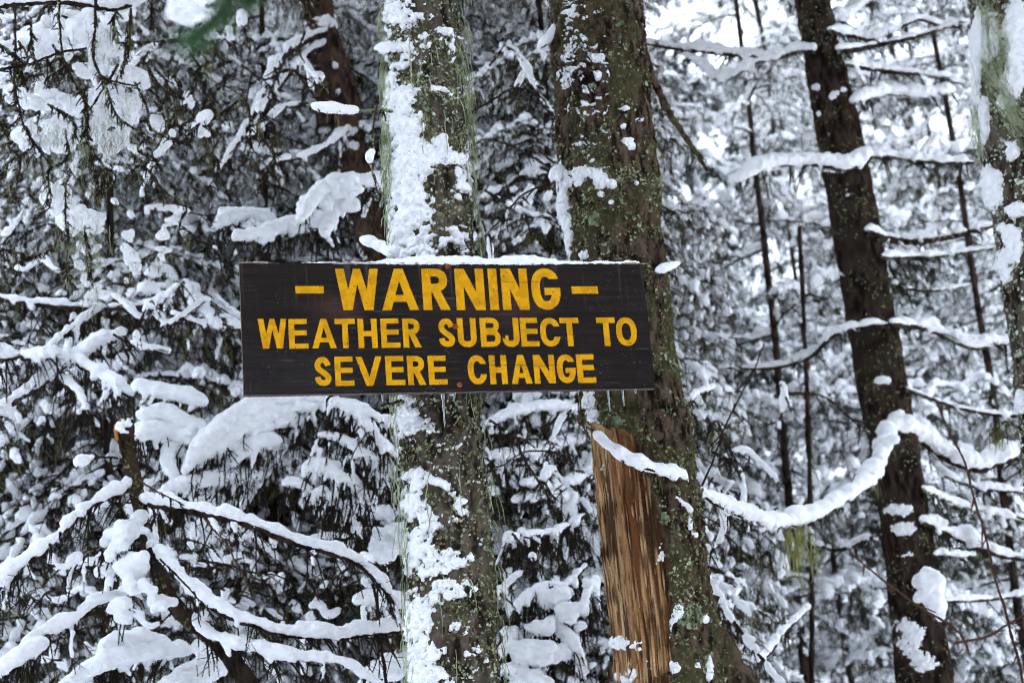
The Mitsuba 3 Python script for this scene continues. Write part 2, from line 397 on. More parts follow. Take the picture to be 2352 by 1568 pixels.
def build_sign():
    rng = np.random.default_rng(11)
    tag('warning_sign', 'dark brown wooden board with yellow painted capitals warning of severe weather change', 'sign')
    # board outline with a worn top edge and a broken upper right corner
    n = 260
    x = np.linspace(-SW / 2, SW / 2, n)
    top = SH / 2 + 0.0012 * (meshkit.fbm(np.stack([x * 60, x * 0, x * 0], 1), 3, 3) - .5)
    for c, w, d in ((-0.375, .02, .002), (-0.20, .05, .0035), (-0.09, .03, .003), (0.17, .035, .0025), (0.30, .02, .0035)):
        top -= d * np.exp(-((x - c) / w)**4) * (0.4 + meshkit.noise(np.stack([x * 150, x * 0, x * 0], 1), 8))
    bot = -SH / 2 + 0.0010 * (meshkit.fbm(np.stack([x * 50, x * 0, x * 0], 1), 3, 4) - .5)
    outline = list(zip(x, top)) + [(SW / 2 - .001, SH / 2 - .010), (SW / 2 + .0015, SH / 2 - .022), (SW / 2, SH / 2 - .05), (SW / 2 + .0008, 0), (SW / 2, -SH / 2 + .02)] + list(zip(x[::-1], bot[::-1]))
    outline[n - 2] = (x[n - 2], top[n - 2] - .002); outline[n - 1] = (x[n - 1] - .002, top[n - 1] - .006)
    P = Polygon(outline).buffer(0)
    # face with a small chamfer, back, sides
    c = .0018
    m = trimesh.creation.extrude_polygon(P, ST - c, engine='earcut')
    m.apply_translation([0, 0, -ST])
    f = trimesh.creation.extrude_polygon(P.buffer(-c), c, engine='earcut'); f.apply_translation([0, 0, -c])
    mb = MB()
    mb.add(sign_frame(m.vertices), m.faces).add(sign_frame(f.vertices), f.faces)
    obj('warning_sign__board', mb, 'mat_board')
    k = 0
    for chars, (c0, x0, t0, b0), (c1, x1, t1, b1), sw in ROWS:
        u0, _ = orig(c0, x0, 0); u1, _ = orig(c1, x1, 0)
        vt0, vb0 = orig(c0, 0, t0)[1], orig(c0, 0, b0)[1]; vt1, vb1 = orig(c1, 0, t1)[1], orig(c1, 0, b1)[1]
        for ch, crop, xl, xr in chars:
            ul, ur = orig(crop, xl, 0)[0], orig(crop, xr, 0)[0]
            um = (ul + ur) / 2; w = (um - u0) / (u1 - u0)
            vt, vb = vt0 + (vt1 - vt0) * w, vb0 + (vb1 - vb0) * w
            vm = (vt + vb) / 2
            if ch == '-':
                vt, vb = orig(crop, 0, 416)[1], orig(crop, 0, 490)[1]; vm = (vt + vb) / 2
            L, R_ = on_sign(ul, vm), on_sign(ur, vm)
            tp, bt = on_sign(um, vt), on_sign(um, vb)
            wd, ht = R_[0] - L[0], tp[1] - bt[1]
            s = sw / 2.7036 * 0.6125 * (R_[0] - L[0]) / (ur - ul)
            g = glyph(ch, wd, ht, s)
            g = g.buffer(-.0004, join_style='mitre').buffer(.0004, join_style='mitre')
            g = affinity.translate(g, L[0] + rng.normal() * .0004, bt[1] + rng.normal() * .0003)
            mb = MB()
            for part in getattr(g, 'geoms', [g]):
                e = trimesh.creation.extrude_polygon(part, .0010, engine='earcut')
                mb.add(sign_frame(e.vertices, .0001), e.faces)
            key = 'warning_sign__letter' if k == 0 else f'warning_sign__letter_{k:03d}'
            if ch == '-': key = numbered('warning_sign__dash')
            else: k += 1
            obj(key, mb, 'mat_paint')
    # rusty nail heads, each a shallow dome
    for j, (u, v) in enumerate(((1027.5, 613), (1045.5, 750.5), (1055.5, 884))):
        q = on_sign(u, v)
        mb = MB(); rr = .0062
        rings = [(rr, .0), (rr, .0022), (rr * .8, .0034), (rr * .35, .0042)]
        a = np.arange(14) * 2 * np.pi / 14
        V = [np.stack([q[0] + r * np.cos(a) * (1 + .08 * rng.normal(size=14)), q[1] + r * np.sin(a), a * 0 + z], 1) for r, z in rings] + [np.array([[q[0], q[1], .0044]])]
        Fq = [(i * 14 + j2, i * 14 + (j2 + 1) % 14, (i + 1) * 14 + (j2 + 1) % 14, (i + 1) * 14 + j2) for i in range(3) for j2 in range(14)]
        V = np.vstack(V); mb.add(sign_frame(V), np.array(Fq)); mb.add(sign_frame(V), np.array([(42 + j2, 42 + (j2 + 1) % 14, 56) for j2 in range(14)]))
        obj(numbered('warning_sign__nail'), mb, 'mat_rust')
    # splinters and bare wood where the top edge has chipped
    mb = MB()
    for cx, ln in ((-.425, .028), (-.22, .03), (-.12, .05), (.055, .04), (.17, .045), (.425, .03), (-.05, .03)):
        for _ in range(9):
            xx = cx + rng.uniform(-ln, ln); l = rng.uniform(.006, .022)
            pts = np.array([[xx - l, SH / 2 - .0012, .0003], [xx, SH / 2 - rng.uniform(.0005, .003), .0012], [xx + l, SH / 2 - .0010, .0002]])
            v, f = tubes(pts, [.0003, rng.uniform(.0006, .0016), .0003], 5); mb.add(sign_frame(v), f)
    obj('warning_sign__chipped_edge', mb, 'mat_raw_wood', kind='stuff', label='pale splintered wood along the top edge')
    # snow lying on the top edge
    A, B, r = [], [], []
    us = np.array([548, 600, 650, 700, 770, 840, 870, 890, 960, 985, 1010, 1060, 1100, 1110, 1140, 1160, 1200, 1225, 1260, 1300, 1335, 1352, 1362, 1380, 1410, 1440, 1466, 1474])
    hs = np.array([1.5, 2.0, .0, 1.8, 2.2, 3.0, 7, 9, 16, 20, 17, 18, 15, 11, 10, 17, 20, 18, 10, 7, 5, 2, 6, 8, 4, 8, 6, 2]) * 3.72 / F
    xs = np.array([on_sign(u, 601)[0] for u in us])
    for x0 in np.arange(-SW / 2 + .004, SW / 2 - .006, .0042):
        hh = np.interp(x0, xs, hs) * (1 + .25 * (rng.random() - .5))
        if hh < .0012: continue
        nl = max(1, int(hh / .004))
        for q in range(nl):
            z = SH / 2 + hh * (q + .2) / nl - .0008
            dpt = rng.uniform(.5, 1.0) * (.0065 if hh > .005 else .006)
            A.append([x0, z, -ST / 2 - dpt + .001]); B.append([x0 + .003, z, -ST / 2 + dpt + .001]); r.append(min(.0042, .0014 + hh * .35))
    v, f = blob(sign_frame(np.array(A)), sign_frame(np.array(B)), np.array(r), np.array(r), .0022, .0018, .0016, 160, amp2=.001, freq2=420)
    obj('warning_sign__snow', MB().add(v, f), 'mat_snow', smooth=True, label='thin ridge of snow along the top edge')
    # icicles under the bottom edge
    for (u, v0, v1, wpx, du) in ((1018, 902, 980, 7, 5), (880, 905, 923, 6, 0), (1046, 902, 918, 7, -2), (1398, 897, 945, 6, 5), (1432, 895, 932, 6, 3), (1262, 898, 912, 4, 1), (1330, 897, 906, 5, 0), (1155, 899, 907, 5, 0), (745, 907, 915, 4, 0), (1460, 893, 903, 8, 2)):
        a, b = on_sign(u, v0), on_sign(u + du, v1)
        t = np.linspace(0, 1, 9)[:, None]
        L = np.c_[a[0] + (b[0] - a[0]) * t, a[1] + .003 + (b[1] - a[1] - .003) * t, -.006 + 0 * t + .0006 * np.sin(9 * t + u)]
        R_ = wpx / 2 * 3.7 / F * np.array([1.3, 1.0, .8, .75, .66, .62, .5, .4, .12]) * (1 + .12 * rng.normal(size=9))
        v, f = tubes(L, R_, 8); obj(numbered('warning_sign__icicle'), MB().add(sign_frame(v), f), 'mat_ice', smooth=True)
build_sign()

# ------------------------------------------------------------------ trunks
class Trunk:
    """A tree trunk through (u, v, width in px) places at depth Y; s runs up the axis, th = 0 faces the camera, th > 0 to the right."""
    def __init__(self, way, Y, ztop, lean=0.0, flare=1.25):
        way = sorted(way, key=lambda w: -w[1])
        C = np.array([at(u, v, Y + lean * (1568 - v) / 1568) for u, v, w in way])
        R = np.array([w / 2 * (c @ FWD) / F for c, (u, v, w) in zip(C, way)])
        d0, d1 = C[0] - C[1], C[-1] - C[-2]
        gz = float(ground_z(C[0][0], C[0][1])) - .1
        k = max((C[0][2] - gz) / max(-d0[2], .05), 0)
        base = C[0] + d0 * k * np.array([.6, .6, 1])
        up = C[-1] + d1 * (ztop - C[-1][2]) / d1[2] * np.array([.75, .75, 1])
        P = np.vstack([np.r_[base, R[0] * flare], np.c_[C, R], np.r_[up, R[-1] * .35]])
        self.S = spline(P, 400)
        self.s = np.r_[0, np.cumsum(np.linalg.norm(np.diff(self.S[:, :3], axis=0), axis=1))]
        t = np.gradient(self.S[:, :3], axis=0); t = unit(t)
        cam = unit(-self.S[:, :3] * [1, 1, 0])
        ec = unit(cam - (cam * t).sum(1, keepdims=True) * t)
        self.E = np.stack([ec, np.cross(t, ec), t], 1).reshape(-1, 9)
        self.disp = lambda s, th, P: 0

    def s_of(self, v):
        pv = proj(self.S[:, :3])[1]
        ok = (self.S[:, 2] > -1.5)
        return float(np.interp(-v, -pv[ok], self.s[ok]))

    def surf(self, s, th, extra=0.0, smooth=False):
        s, th = np.broadcast_arrays(np.asarray(s, float), np.asarray(th, float))
        def I(col): return np.interp(s, self.s, col)
        c = np.stack([I(self.S[:, k]) for k in range(3)], -1); r = I(self.S[:, 3])
        E = np.stack([I(self.E[:, k]) for k in range(9)], -1).reshape(s.shape + (3, 3))
        n = np.cos(th)[..., None] * E[..., 0, :] + np.sin(th)[..., None] * E[..., 1, :]
        P = c + n * r[..., None]
        return P + n * (self.disp(s, th, P) + extra)[..., None] if not smooth else P, n, E[..., 2, :]

    def axes(self, ds, nth, v0=-140, v1=1720):
        sa, sb = self.s_of(v1), self.s_of(v0)
        s = np.unique(np.r_[np.linspace(0, sa, 40), np.arange(sa, sb, ds), np.linspace(sb, self.s[-1], 40)])
        th = np.r_[np.linspace(-1.85, 1.85, nth), np.linspace(1.85, 2 * np.pi - 1.85, nth // 4 + 2)[1:-1]]
        return s, th


def wrap_faces(ns, nt, closed=True):
    i, j = np.meshgrid(np.arange(ns - 1), np.arange(nt if closed else nt - 1), indexing='ij')
    return np.stack([i * nt + j, i * nt + (j + 1) % nt, (i + 1) * nt + (j + 1) % nt, (i + 1) * nt + j], -1).reshape(-1, 4)


def bark_disp(a1=.005, a2=.008, f=1.0, seed=0, stretch=.35):
    def d(s, th, P):
        q = P * np.array([1, 1, stretch]) * 75 * f
        ridge = 1 - np.abs(2 * meshkit.fbm(q, 2, seed) - 1) * 2
        fine = meshkit.fbm(P * 190 * f, 2, seed + 3) - .5
        return a1 * (ridge - .5) + a1 * .8 * fine + a2 * 2 * (meshkit.fbm(P * 11, 2, seed + 5) - .5)
    return d


def trunk_mesh(T_, ds, nth, keep=None, **kw):
    s, th = T_.axes(ds, nth, **kw)
    P, N, _ = T_.surf(s[:, None], th[None, :])
    f = wrap_faces(len(s), len(th))
    if keep is not None:
        k = keep(s[:, None] + 0 * th, th[None, :] + 0 * s[:, None], P).ravel()
        f = f[k[f].sum(1) >= 2]
    return P, f


def shell(T_, field, H, ds, nth, v0=-120, v1=1700, lump=.5, seed=0, fine=.0022, rel=(28, 60), sag=.25, thr=1.9):
    """Snow that clings to the trunk: a second surface where field(s, th, P, u, v) > 0."""
    s = np.arange(T_.s_of(v1), T_.s_of(v0), ds); th = np.linspace(-thr, thr, nth)
    P, N, Tn = T_.surf(s[:, None], th[None, :])
    u, v = proj(P)
    f = field(s[:, None], th[None, :], P, u, v)
    body = 1 - np.exp(-np.maximum(f, 0) * 3.4)
    h = np.where(f > 0, H * body * (1 - lump + 2 * lump * meshkit.fbm(P * rel[0], 2, seed)), np.maximum(f * .05, -.004))
    h = h + np.where(f > -.05, fine * 2 * (meshkit.fbm(P * rel[1] * 3, 2, seed + 4) - .5) * np.clip(body * 3, 0.15, 1), 0) - .0015
    V = P + N * h[..., None] - Tn * (np.maximum(h, 0) * sag)[..., None]
    q = wrap_faces(len(s), len(th), False)
    q = q[h.ravel()[q].max(1) > -.0008]
    used, inv = np.unique(q, return_inverse=True)
    return V.reshape(-1, 3)[used], inv.reshape(-1, 4)


def flakes(P, N, size, rng, curl=.5):
    """Leafy lichen: ragged curled fans standing off the surface at P."""
    m = len(P)
    if m == 0: return np.zeros((0, 3)), np.zeros((0, 3), int)
    n = unit(N + rng.normal(size=(m, 3)) * .55)
    a = unit(np.cross(n, rng.normal(size=(m, 3)))); b = np.cross(n, a)
    k = 6
    ang = (np.arange(k) / k * 2 * np.pi)[None] + rng.normal(size=(m, k)) * .25
    r = size[:, None] * rng.uniform(.35, 1.0, (m, k))
    rim = P[:, None] + r[..., None] * (np.cos(ang)[..., None] * a[:, None] + np.sin(ang)[..., None] * b[:, None]) + (r * rng.uniform(-.2, curl, (m, k)))[..., None] * n[:, None]
    v = np.concatenate([P[:, None] + n[:, None] * .0005, rim], 1)
    base = (np.arange(m) * (k + 1))[:, None, None]
    f = np.array([[0, 1 + i, 1 + (i + 1) % k] for i in range(k)])[None] + base
    return v.reshape(-1, 3), f.reshape(-1, 3)


def scatter(T_, n, rng, dens, v0=-60, v1=1640, thr=1.7, lift=.001):
    s = rng.uniform(T_.s_of(v1), T_.s_of(v0), n); th = rng.uniform(-thr, thr, n)
    P, N, Tn = T_.surf(s, th)
    u, v = proj(P)
    k = rng.random(n) < dens(s, th, P, u, v)
    return P[k] + N[k] * lift, N[k], th[k]


def strands(P0, out, length, rng, r=.0008, n=7, wig=.10, gather=0.0):
    """Hanging lichen threads from P0, first a little along out, then down."""
    m = len(P0)
    if m == 0: return np.zeros((0, 3)), np.zeros((0, 3), int)
    L = np.asarray(length)[:, None]
    t = np.linspace(0, 1, n)[None]
    d = np.zeros((m, n, 3))
    d[..., 2] = -L * t
    w = np.cumsum(rng.normal(size=(m, n, 3)), 1) * (wig * L / n**.5)[..., None] * .6
    w -= w[:, :1]
    w[..., 2] *= .4
    o = np.asarray(out)[:, None, :] * (1 - np.exp(-t * 3))[..., None]
    Q = P0[:, None] + d + w + o
    return tubes(Q, r * np.array([1.0] * (n - 1) + [.4])[None] * rng.uniform(.6, 1.5, (m, 1)), 3)


def gauss(u, v, L):
    """Sum of authored patches (u, v, ru, rv, weight[, slant])."""
    out = 0
    for p in L:
        du, dv = (u - p[0]), (v - p[1])
        if len(p) > 5: dv = dv - p[5] * du
        out = out + p[4] * np.exp(-((du / p[2])**2 + (dv / p[3])**2)**1.5)
    return out


# ------------------------------------------------------------------ hand-placed branches
def runs_caps(path, rad, prof, rng, jitter=.2, squash=.85, gap_at=.34):
    """Snow capsules along a branch: path (n, 3), wood radius rad (n), prof = snow thickness in metres at each sample (0 = bare)."""
    A, B, ra, rb = [], [], [], []
    up = np.array([0, 0, 1.0])
    n = len(prof); step = np.linalg.norm(path[1] - path[0]); wl = max(prof.max() * 1.3, .02) / step
    wob = np.interp(np.arange(n), np.arange(0, n + 2 * wl, wl), rng.uniform(.22, 1.25, len(np.arange(0, n + 2 * wl, wl))))
    r = prof / 2 * wob * (1 + jitter * rng.normal(size=n))
    path = path + np.cumsum(rng.normal(size=(n, 3)) * [1, 1, .3], 0) * 0 + rng.normal(size=(n, 3)) * (prof * .10)[:, None] * [1, 1, .4]
    for i in range(len(path) - 1):
        if prof[i] > .002 and prof[i + 1] > .002 and wob[i] > gap_at:
            o0 = up * (rad[i] * .9 + max(r[i], .001) * squash); o1 = up * (rad[i + 1] * .9 + max(r[i + 1], .001) * squash)
            A.append(path[i] + o0); B.append(path[i + 1] + o1); ra.append(max(r[i], .0015)); rb.append(max(r[i + 1], .0015))
    return A, B, ra, rb


def branch(key, way, rpx, snow=None, twigs=0, twig_px=(20, 60), hang=.6, lichen=0, needles=0, beard=0, seed=0, bark='mat_bark_dark', res=None, twig_snow=.0, twig_mat='mat_twig', label=None, width=1.0, snow_amp=.60, bare=False):
    """A branch through (u, v, Y) places: limb, snow on it (profile of (t, px)), twigs, lichen tufts. rpx: wood thickness in px at both ends."""
    rng = np.random.default_rng(seed * 7 + 13)
    P = spline(np.array([at(*w) for w in way]), max(16, int(10 * len(way))))
    n = len(P)
    px = (P @ FWD) / F
    t = np.linspace(0, 1, n)
    rad = np.interp(t, [0, 1], rpx) / 2 * px
    Pw = P + np.cumsum(rng.normal(size=(n, 3)), 0) * .0006
    v, f = tubes(Pw, rad * (1 + .12 * rng.normal(size=n)), 9, .12, rng)
    obj(key, MB().add(v, f), bark, smooth=True, label=label)
    mb_t, A, B, ra, rb = MB(), [], [], [], []
    mean = px.mean()
    if snow:
        x, y = np.array(snow, float).T
        prof = np.interp(t, x, y, 0, 0) * px * .72
        A, B, ra, rb = runs_caps(P, rad, prof, rng)
        if width > 1:   # a wide loaf: more capsules to both sides
            dirn = unit(np.cross(np.gradient(P, axis=0), [0, 0, 1.0]))
            for sgn in (-1, 1):
                for w in np.arange(.5, width, .5):
                    a2, b2, r2, s2 = runs_caps(P + dirn * sgn * prof[:, None] * w * .5 + rng.normal(size=(n, 1)) * .08 * prof[:, None], rad, prof * .8, rng)
                    A += a2; B += b2; ra += r2; rb += s2
        if A:
            An, Bn, rn = np.array(A), np.array(B), np.array(ra)
            i = rng.integers(0, len(An), int(len(An) * 1.8)); q = (An[i] + Bn[i]) / 2
            d = unit(rng.normal(size=(len(i), 3)) * [1, 1, .7] + [0, -.3, .15]); rr = rn[i] * rng.uniform(.25, .70, len(i))
            c = q + d * (rn[i] * rng.uniform(.5, 1.1, len(i)))[:, None]; e = rng.normal(size=(len(i), 3)) * rr[:, None] * [.7, .7, .3]
            A += list(c - e); B += list(c + e); ra += list(rr); rb += list(rr)
    tips = []
    if twigs:
        m = twigs
        ti = rng.uniform(.05, 1, m); i = (ti * (n - 1)).astype(int)
        d = unit(np.gradient(P, axis=0)[i])
        L = rng.uniform(*twig_px, m) * px[i]
        dirs = unit(d * rng.uniform(.2, 1.0, m)[:, None] + rng.normal(size=(m, 3)) * [.7, .7, .35] + np.array([0, 0, -hang * 1.5]))
        tt = np.linspace(0, 1, 6)[None, :, None]
        Q = P[i][:, None] + dirs[:, None] * (L[:, None, None] * tt) + np.array([0, 0, -1]) * (L[:, None, None] * tt**2 * hang * .6)
        Q = Q + np.cumsum(rng.normal(size=Q.shape), 1) * (L[:, None, None] * .02)
        tr = np.maximum(2.1 * mean, .0013)
        v, f = tubes(Q, tr * np.linspace(1, .45, 6)[None] * rng.uniform(.7, 1.4, (m, 1)), 4); mb_t.add(v, f)
        # side twiglets
        k2 = np.repeat(np.arange(m), 3); j2 = rng.integers(1, 5, len(k2))
        q0 = Q[k2, j2]; L2 = L[k2] * rng.uniform(.2, .5, len(k2))
        d2 = unit(rng.normal(size=(len(k2), 3)) * [1, 1, .6] + [0, 0, -hang])
        Q2 = q0[:, None] + d2[:, None] * (L2[:, None, None] * np.linspace(0, 1, 4)[None, :, None])
        v, f = tubes(Q2, tr * .6 * np.linspace(1, .5, 4)[None], 3); mb_t.add(v, f)
        tips = Q
        for q in Q:
            if rng.random() < twig_snow:
                a0 = rng.integers(0, 3); pr = np.zeros(6); pr[a0:a0 + rng.integers(2, 4)] = rng.uniform(7, 15) * mean
                a2, b2, r2, s2 = runs_caps(q, np.full(6, tr), pr, rng); A += a2; B += b2; ra += r2; rb += s2
        obj(key + '__twig', mb_t, twig_mat, kind='stuff')
    if A:
        h = res or max(mean * 2.6, .004)
        rm = np.mean(ra)
        v, f = blob(A, B, np.array(ra), np.array(rb), h, k=max(h * .9, rm * .22), amp=rm * snow_amp, freq=.50 / rm, amp2=rm * .18, freq2=2.4 / rm, seed=seed)
        obj(key + '__snow', MB().add(v, f), 'mat_snow', smooth=True, kind='stuff')
    if needles:
        src = tips.reshape(-1, 3) if len(tips) else P
        q = src[rng.integers(0, len(src), needles)] + rng.normal(size=(needles, 3)) * .006
        v, f = blades(q, unit(rng.normal(size=(needles, 3)) + [0, 0, -.8]), rng.uniform(.010, .024, needles), np.full(needles, max(.0022, mean * .9)), rng)
        obj(key + '__needles', MB().add(v, f), 'mat_needle', kind='stuff')
    if lichen:
        i = rng.integers(0, n, lichen); dn = unit(rng.normal(size=(lichen, 3)) + [0, -.4, -.7])
        q = P[i] + dn * rad[i][:, None]
        v, f = flakes(q, dn, rng.uniform(2.0, 5.5, lichen) * px[i], rng)
        obj(key + '__lichen', MB().add(v, f), 'mat_lichen', kind='stuff')
    if beard:
        i = np.repeat(rng.integers(0, n, max(1, beard // 6)), 6); q = P[i] + rng.normal(size=(len(i), 3)) * .006 - np.array([0, 0, 1]) * rad[i][:, None]
        v, f = strands(q, rng.normal(size=q.shape) * .008, rng.uniform(12, 55, len(i)) * px[i], rng, r=max(.0007, mean * .35))
        obj(key + '__hanging_lichen', MB().add(v, f), 'mat_lichen_olive', kind='stuff')
    return P

# ------------------------------------------------------------------ the trunk that carries the sign
def build_sign_tree():
    rng = np.random.default_rng(21)
    key = numbered('conifer_tree')
    tag(key, 'pale lichen fringed tree trunk plastered with rough snow, directly behind the middle of the sign', 'tree')
    W = [(967, -60, 160), (972, 100, 158), (982, 300, 166), (990, 450, 176), (998, 600, 180), (1006, 930, 180), (1030, 1200, 190), (1042, 1400, 196), (1048, 1620, 200)]
    T1 = Trunk(W, 3.80, 9.0)
    T1.disp = bark_disp(.0070, .006, 1.1, 3, .5)
    P, f = trunk_mesh(T1, .0040, 115)
    obj(key + '__trunk', MB().add(P, f), 'mat_bark', smooth=True)
    patches = [  # authored snow patches (u, v, ru, rv, weight, slant)
        (925, 15, 50, 30, .5), (960, 40, 40, 14, .6), (1010, 70, 22, 10, .55, .5), (940, 100, 45, 40, .35), (985, 130, 22, 55, .4), (1035, 90, 12, 60, .45),
        (925, 160, 40, 60, .4), (905, 240, 25, 40, .5), (960, 215, 30, 25, .35), (1010, 215, 25, 16, .6, .4), (1040, 240, 18, 30, .4), (940, 265, 65, 28, .75, .25), (925, 330, 40, 60, .65), (970, 310, 22, 70, .5), (950, 400, 70, 70, .55),
        (1010, 325, 26, 22, .7), (990, 365, 60, 26, .6), (1045, 375, 30, 50, .6), (1062, 430, 26, 40, .8), (930, 470, 55, 80, .65), (1025, 455, 26, 22, .55), (940, 560, 60, 50, .7), (1020, 535, 55, 35, .8), (1060, 550, 20, 40, .5), (975, 500, 40, 40, .3),
        (1010, 260, 40, 35, -.75), (1005, 130, 30, 40, -.35), (965, 240, 20, 18, -.4), (1020, 410, 28, 60, -.75), (1045, 310, 20, 45, -.65), (1035, 500, 22, 22, -.6), (1005, 60, 20, 40, -.3),
        (930, 960, 22, 50, .7), (975, 975, 48, 30, .75), (960, 940, 30, 30, .4), (1055, 1030, 32, 22, .6, .5), (1000, 1020, 20, 10, .3), (1085, 1008, 16, 10, .5), (985, 1095, 50, 18, .95, .25), (1015, 1118, 32, 14, .7, .6), (1080, 1102, 28, 14, .6, .3), (950, 1130, 20, 50, .5),
        (965, 1180, 30, 60, .7), (990, 1215, 26, 45, .5), (1070, 1180, 40, 40, .65), (1050, 1145, 18, 18, .4), (960, 1280, 40, 60, .7), (1010, 1265, 30, 25, .5), (1065, 1285, 42, 22, .85), (1035, 1300, 22, 16, .4), (1105, 1260, 12, 60, .35),
        (985, 1385, 60, 30, .9, -.15), (1060, 1350, 45, 26, .9), (1090, 1390, 16, 40, .5), (955, 1440, 30, 60, .65), (1040, 1440, 60, 18, .7, .2), (1000, 1480, 25, 25, .35), (970, 1530, 50, 45, .8), (1055, 1490, 40, 20, .45), (1095, 1510, 30, 45, .7), (1025, 1560, 40, 35, .75), (1130, 1330, 14, 25, .6),
        (1010, 1060, 60, 18, -.55), (1050, 1235, 60, 22, -.4), (1030, 1395, 30, 18, -.3), (1100, 1440, 20, 30, -.5), (1030, 950, 50, 20, -.6)]

    def field(s, th, P, u, v):
        q = P * np.array([1, 1, .9])
        n = meshkit.fbm(q * 20, 3, 2) - .5; n2 = meshkit.fbm(P * 72, 3, 6) - .5
        left = np.clip((-.1 - np.sin(th)) * .45, -.3, .30)
        up = (v < 600) * .06 - (v > 600) * .04
        return gauss(u, v, patches) * .62 - .33 + left * .55 + up + n * 1.05 + n2 * 1.3
    v, f = shell(T1, field, .017, .0032, 170, lump=.55, seed=4, fine=.0030, sag=.45)
    obj(key + '__snow', MB().add(v, f), 'mat_snow', smooth=True, kind='stuff')
    # leafy lichen, denser where the snow is thin
    def dens(s, th, P, u, v):
        return np.clip(.15 + 1.3 * (meshkit.fbm(P * 18, 2, 11) - .40) + .25 * (np.abs(th) > 1.0), 0, 1)
    p, n, th = scatter(T1, 18000, rng, dens)
    v, f = flakes(p, n, rng.uniform(.0025, .0075, len(p)), rng, .7); obj(key + '__lichen', MB().add(v, f), 'mat_lichen', kind='stuff')
    p, n, th = scatter(T1, 9000, rng, dens)
    v, f = flakes(p, n, rng.uniform(.0025, .008, len(p)), rng, .7); obj(key + '__lichen_001', MB().add(v, f), 'mat_lichen_olive', kind='stuff')
    p, n, th = scatter(T1, 9000, rng, lambda s, th, P, u, v: np.clip(2.2 * (meshkit.fbm(P * 24, 2, 12) - .40), 0, 1))
    v, f = flakes(p, n, rng.uniform(.002, .006, len(p)), rng, .6); obj(key + '__frosted_lichen', MB().add(v, f), 'mat_frost', kind='stuff')
    # fringe of hanging lichen at both edges and a few threads across the snow
    def dfr(s, th, P, u, v): return np.where(th < -1.0, .9, np.where(th > 1.15, .45, .045))
    p, n, th = scatter(T1, 1500, rng, dfr, lift=.012)
    mb = MB(); v, f = strands(p, n * .010 + rng.normal(size=p.shape) * .004, rng.uniform(.03, .12, len(p)), rng, .0009); mb.add(v, f)
    obj(key + '__hanging_lichen', mb, 'mat_beard', kind='stuff')
    # small branch stubs and the lichen-hung twig on the left
    def stub(way, r, **k): branch(numbered(key + '__branch'), way, r, **k)
    stub([(905, 122, 3.74), (880, 118, 3.70), (862, 122, 3.68)], (16, 9), lichen=60, snow=[(0, 12), (.6, 12), (1, 0)], seed=301)
    stub([(910, 255, 3.74), (860, 253, 3.70), (800, 256, 3.68), (740, 250, 3.66), (710, 243, 3.66)], (6, 3), snow=[(.42, 0), (.5, 7), (.58, 19), (.66, 11), (.76, 24), (.86, 19), (.93, 8), (1, 2)], lichen=420, twigs=9, twig_px=(8, 22), hang=.9, seed=302, width=1.0, beard=10)
    stub([(866, 240, 3.69), (856, 300, 3.68), (858, 345, 3.68), (848, 360, 3.67), (858, 400, 3.68), (880, 450, 3.70)], (4, 2.5), snow=[(.5, 0), (.54, 5), (.58, 8), (.64, 5), (.7, 1)], lichen=130, twigs=6, twig_px=(8, 18), hang=.7, seed=303)
    stub([(908, 590, 3.74), (880, 575, 3.78), (850, 562, 3.80), (832, 552, 3.82)], (9, 5), snow=[(0, 14), (.4, 20), (.8, 22), (1, 4)], seed=304, width=1.0)
    stub([(1045, 268, 3.76), (1075, 262, 3.8), (1120, 235, 3.9), (1160, 210, 4.0), (1190, 200, 4.1)], (7, 3), seed=305, twigs=6, twig_px=(10, 30))
    stub([(925, 915, 3.74), (890, 930, 3.7), (872, 935, 3.68)], (7, 4), seed=307, lichen=30)
    return T1
T1 = build_sign_tree()


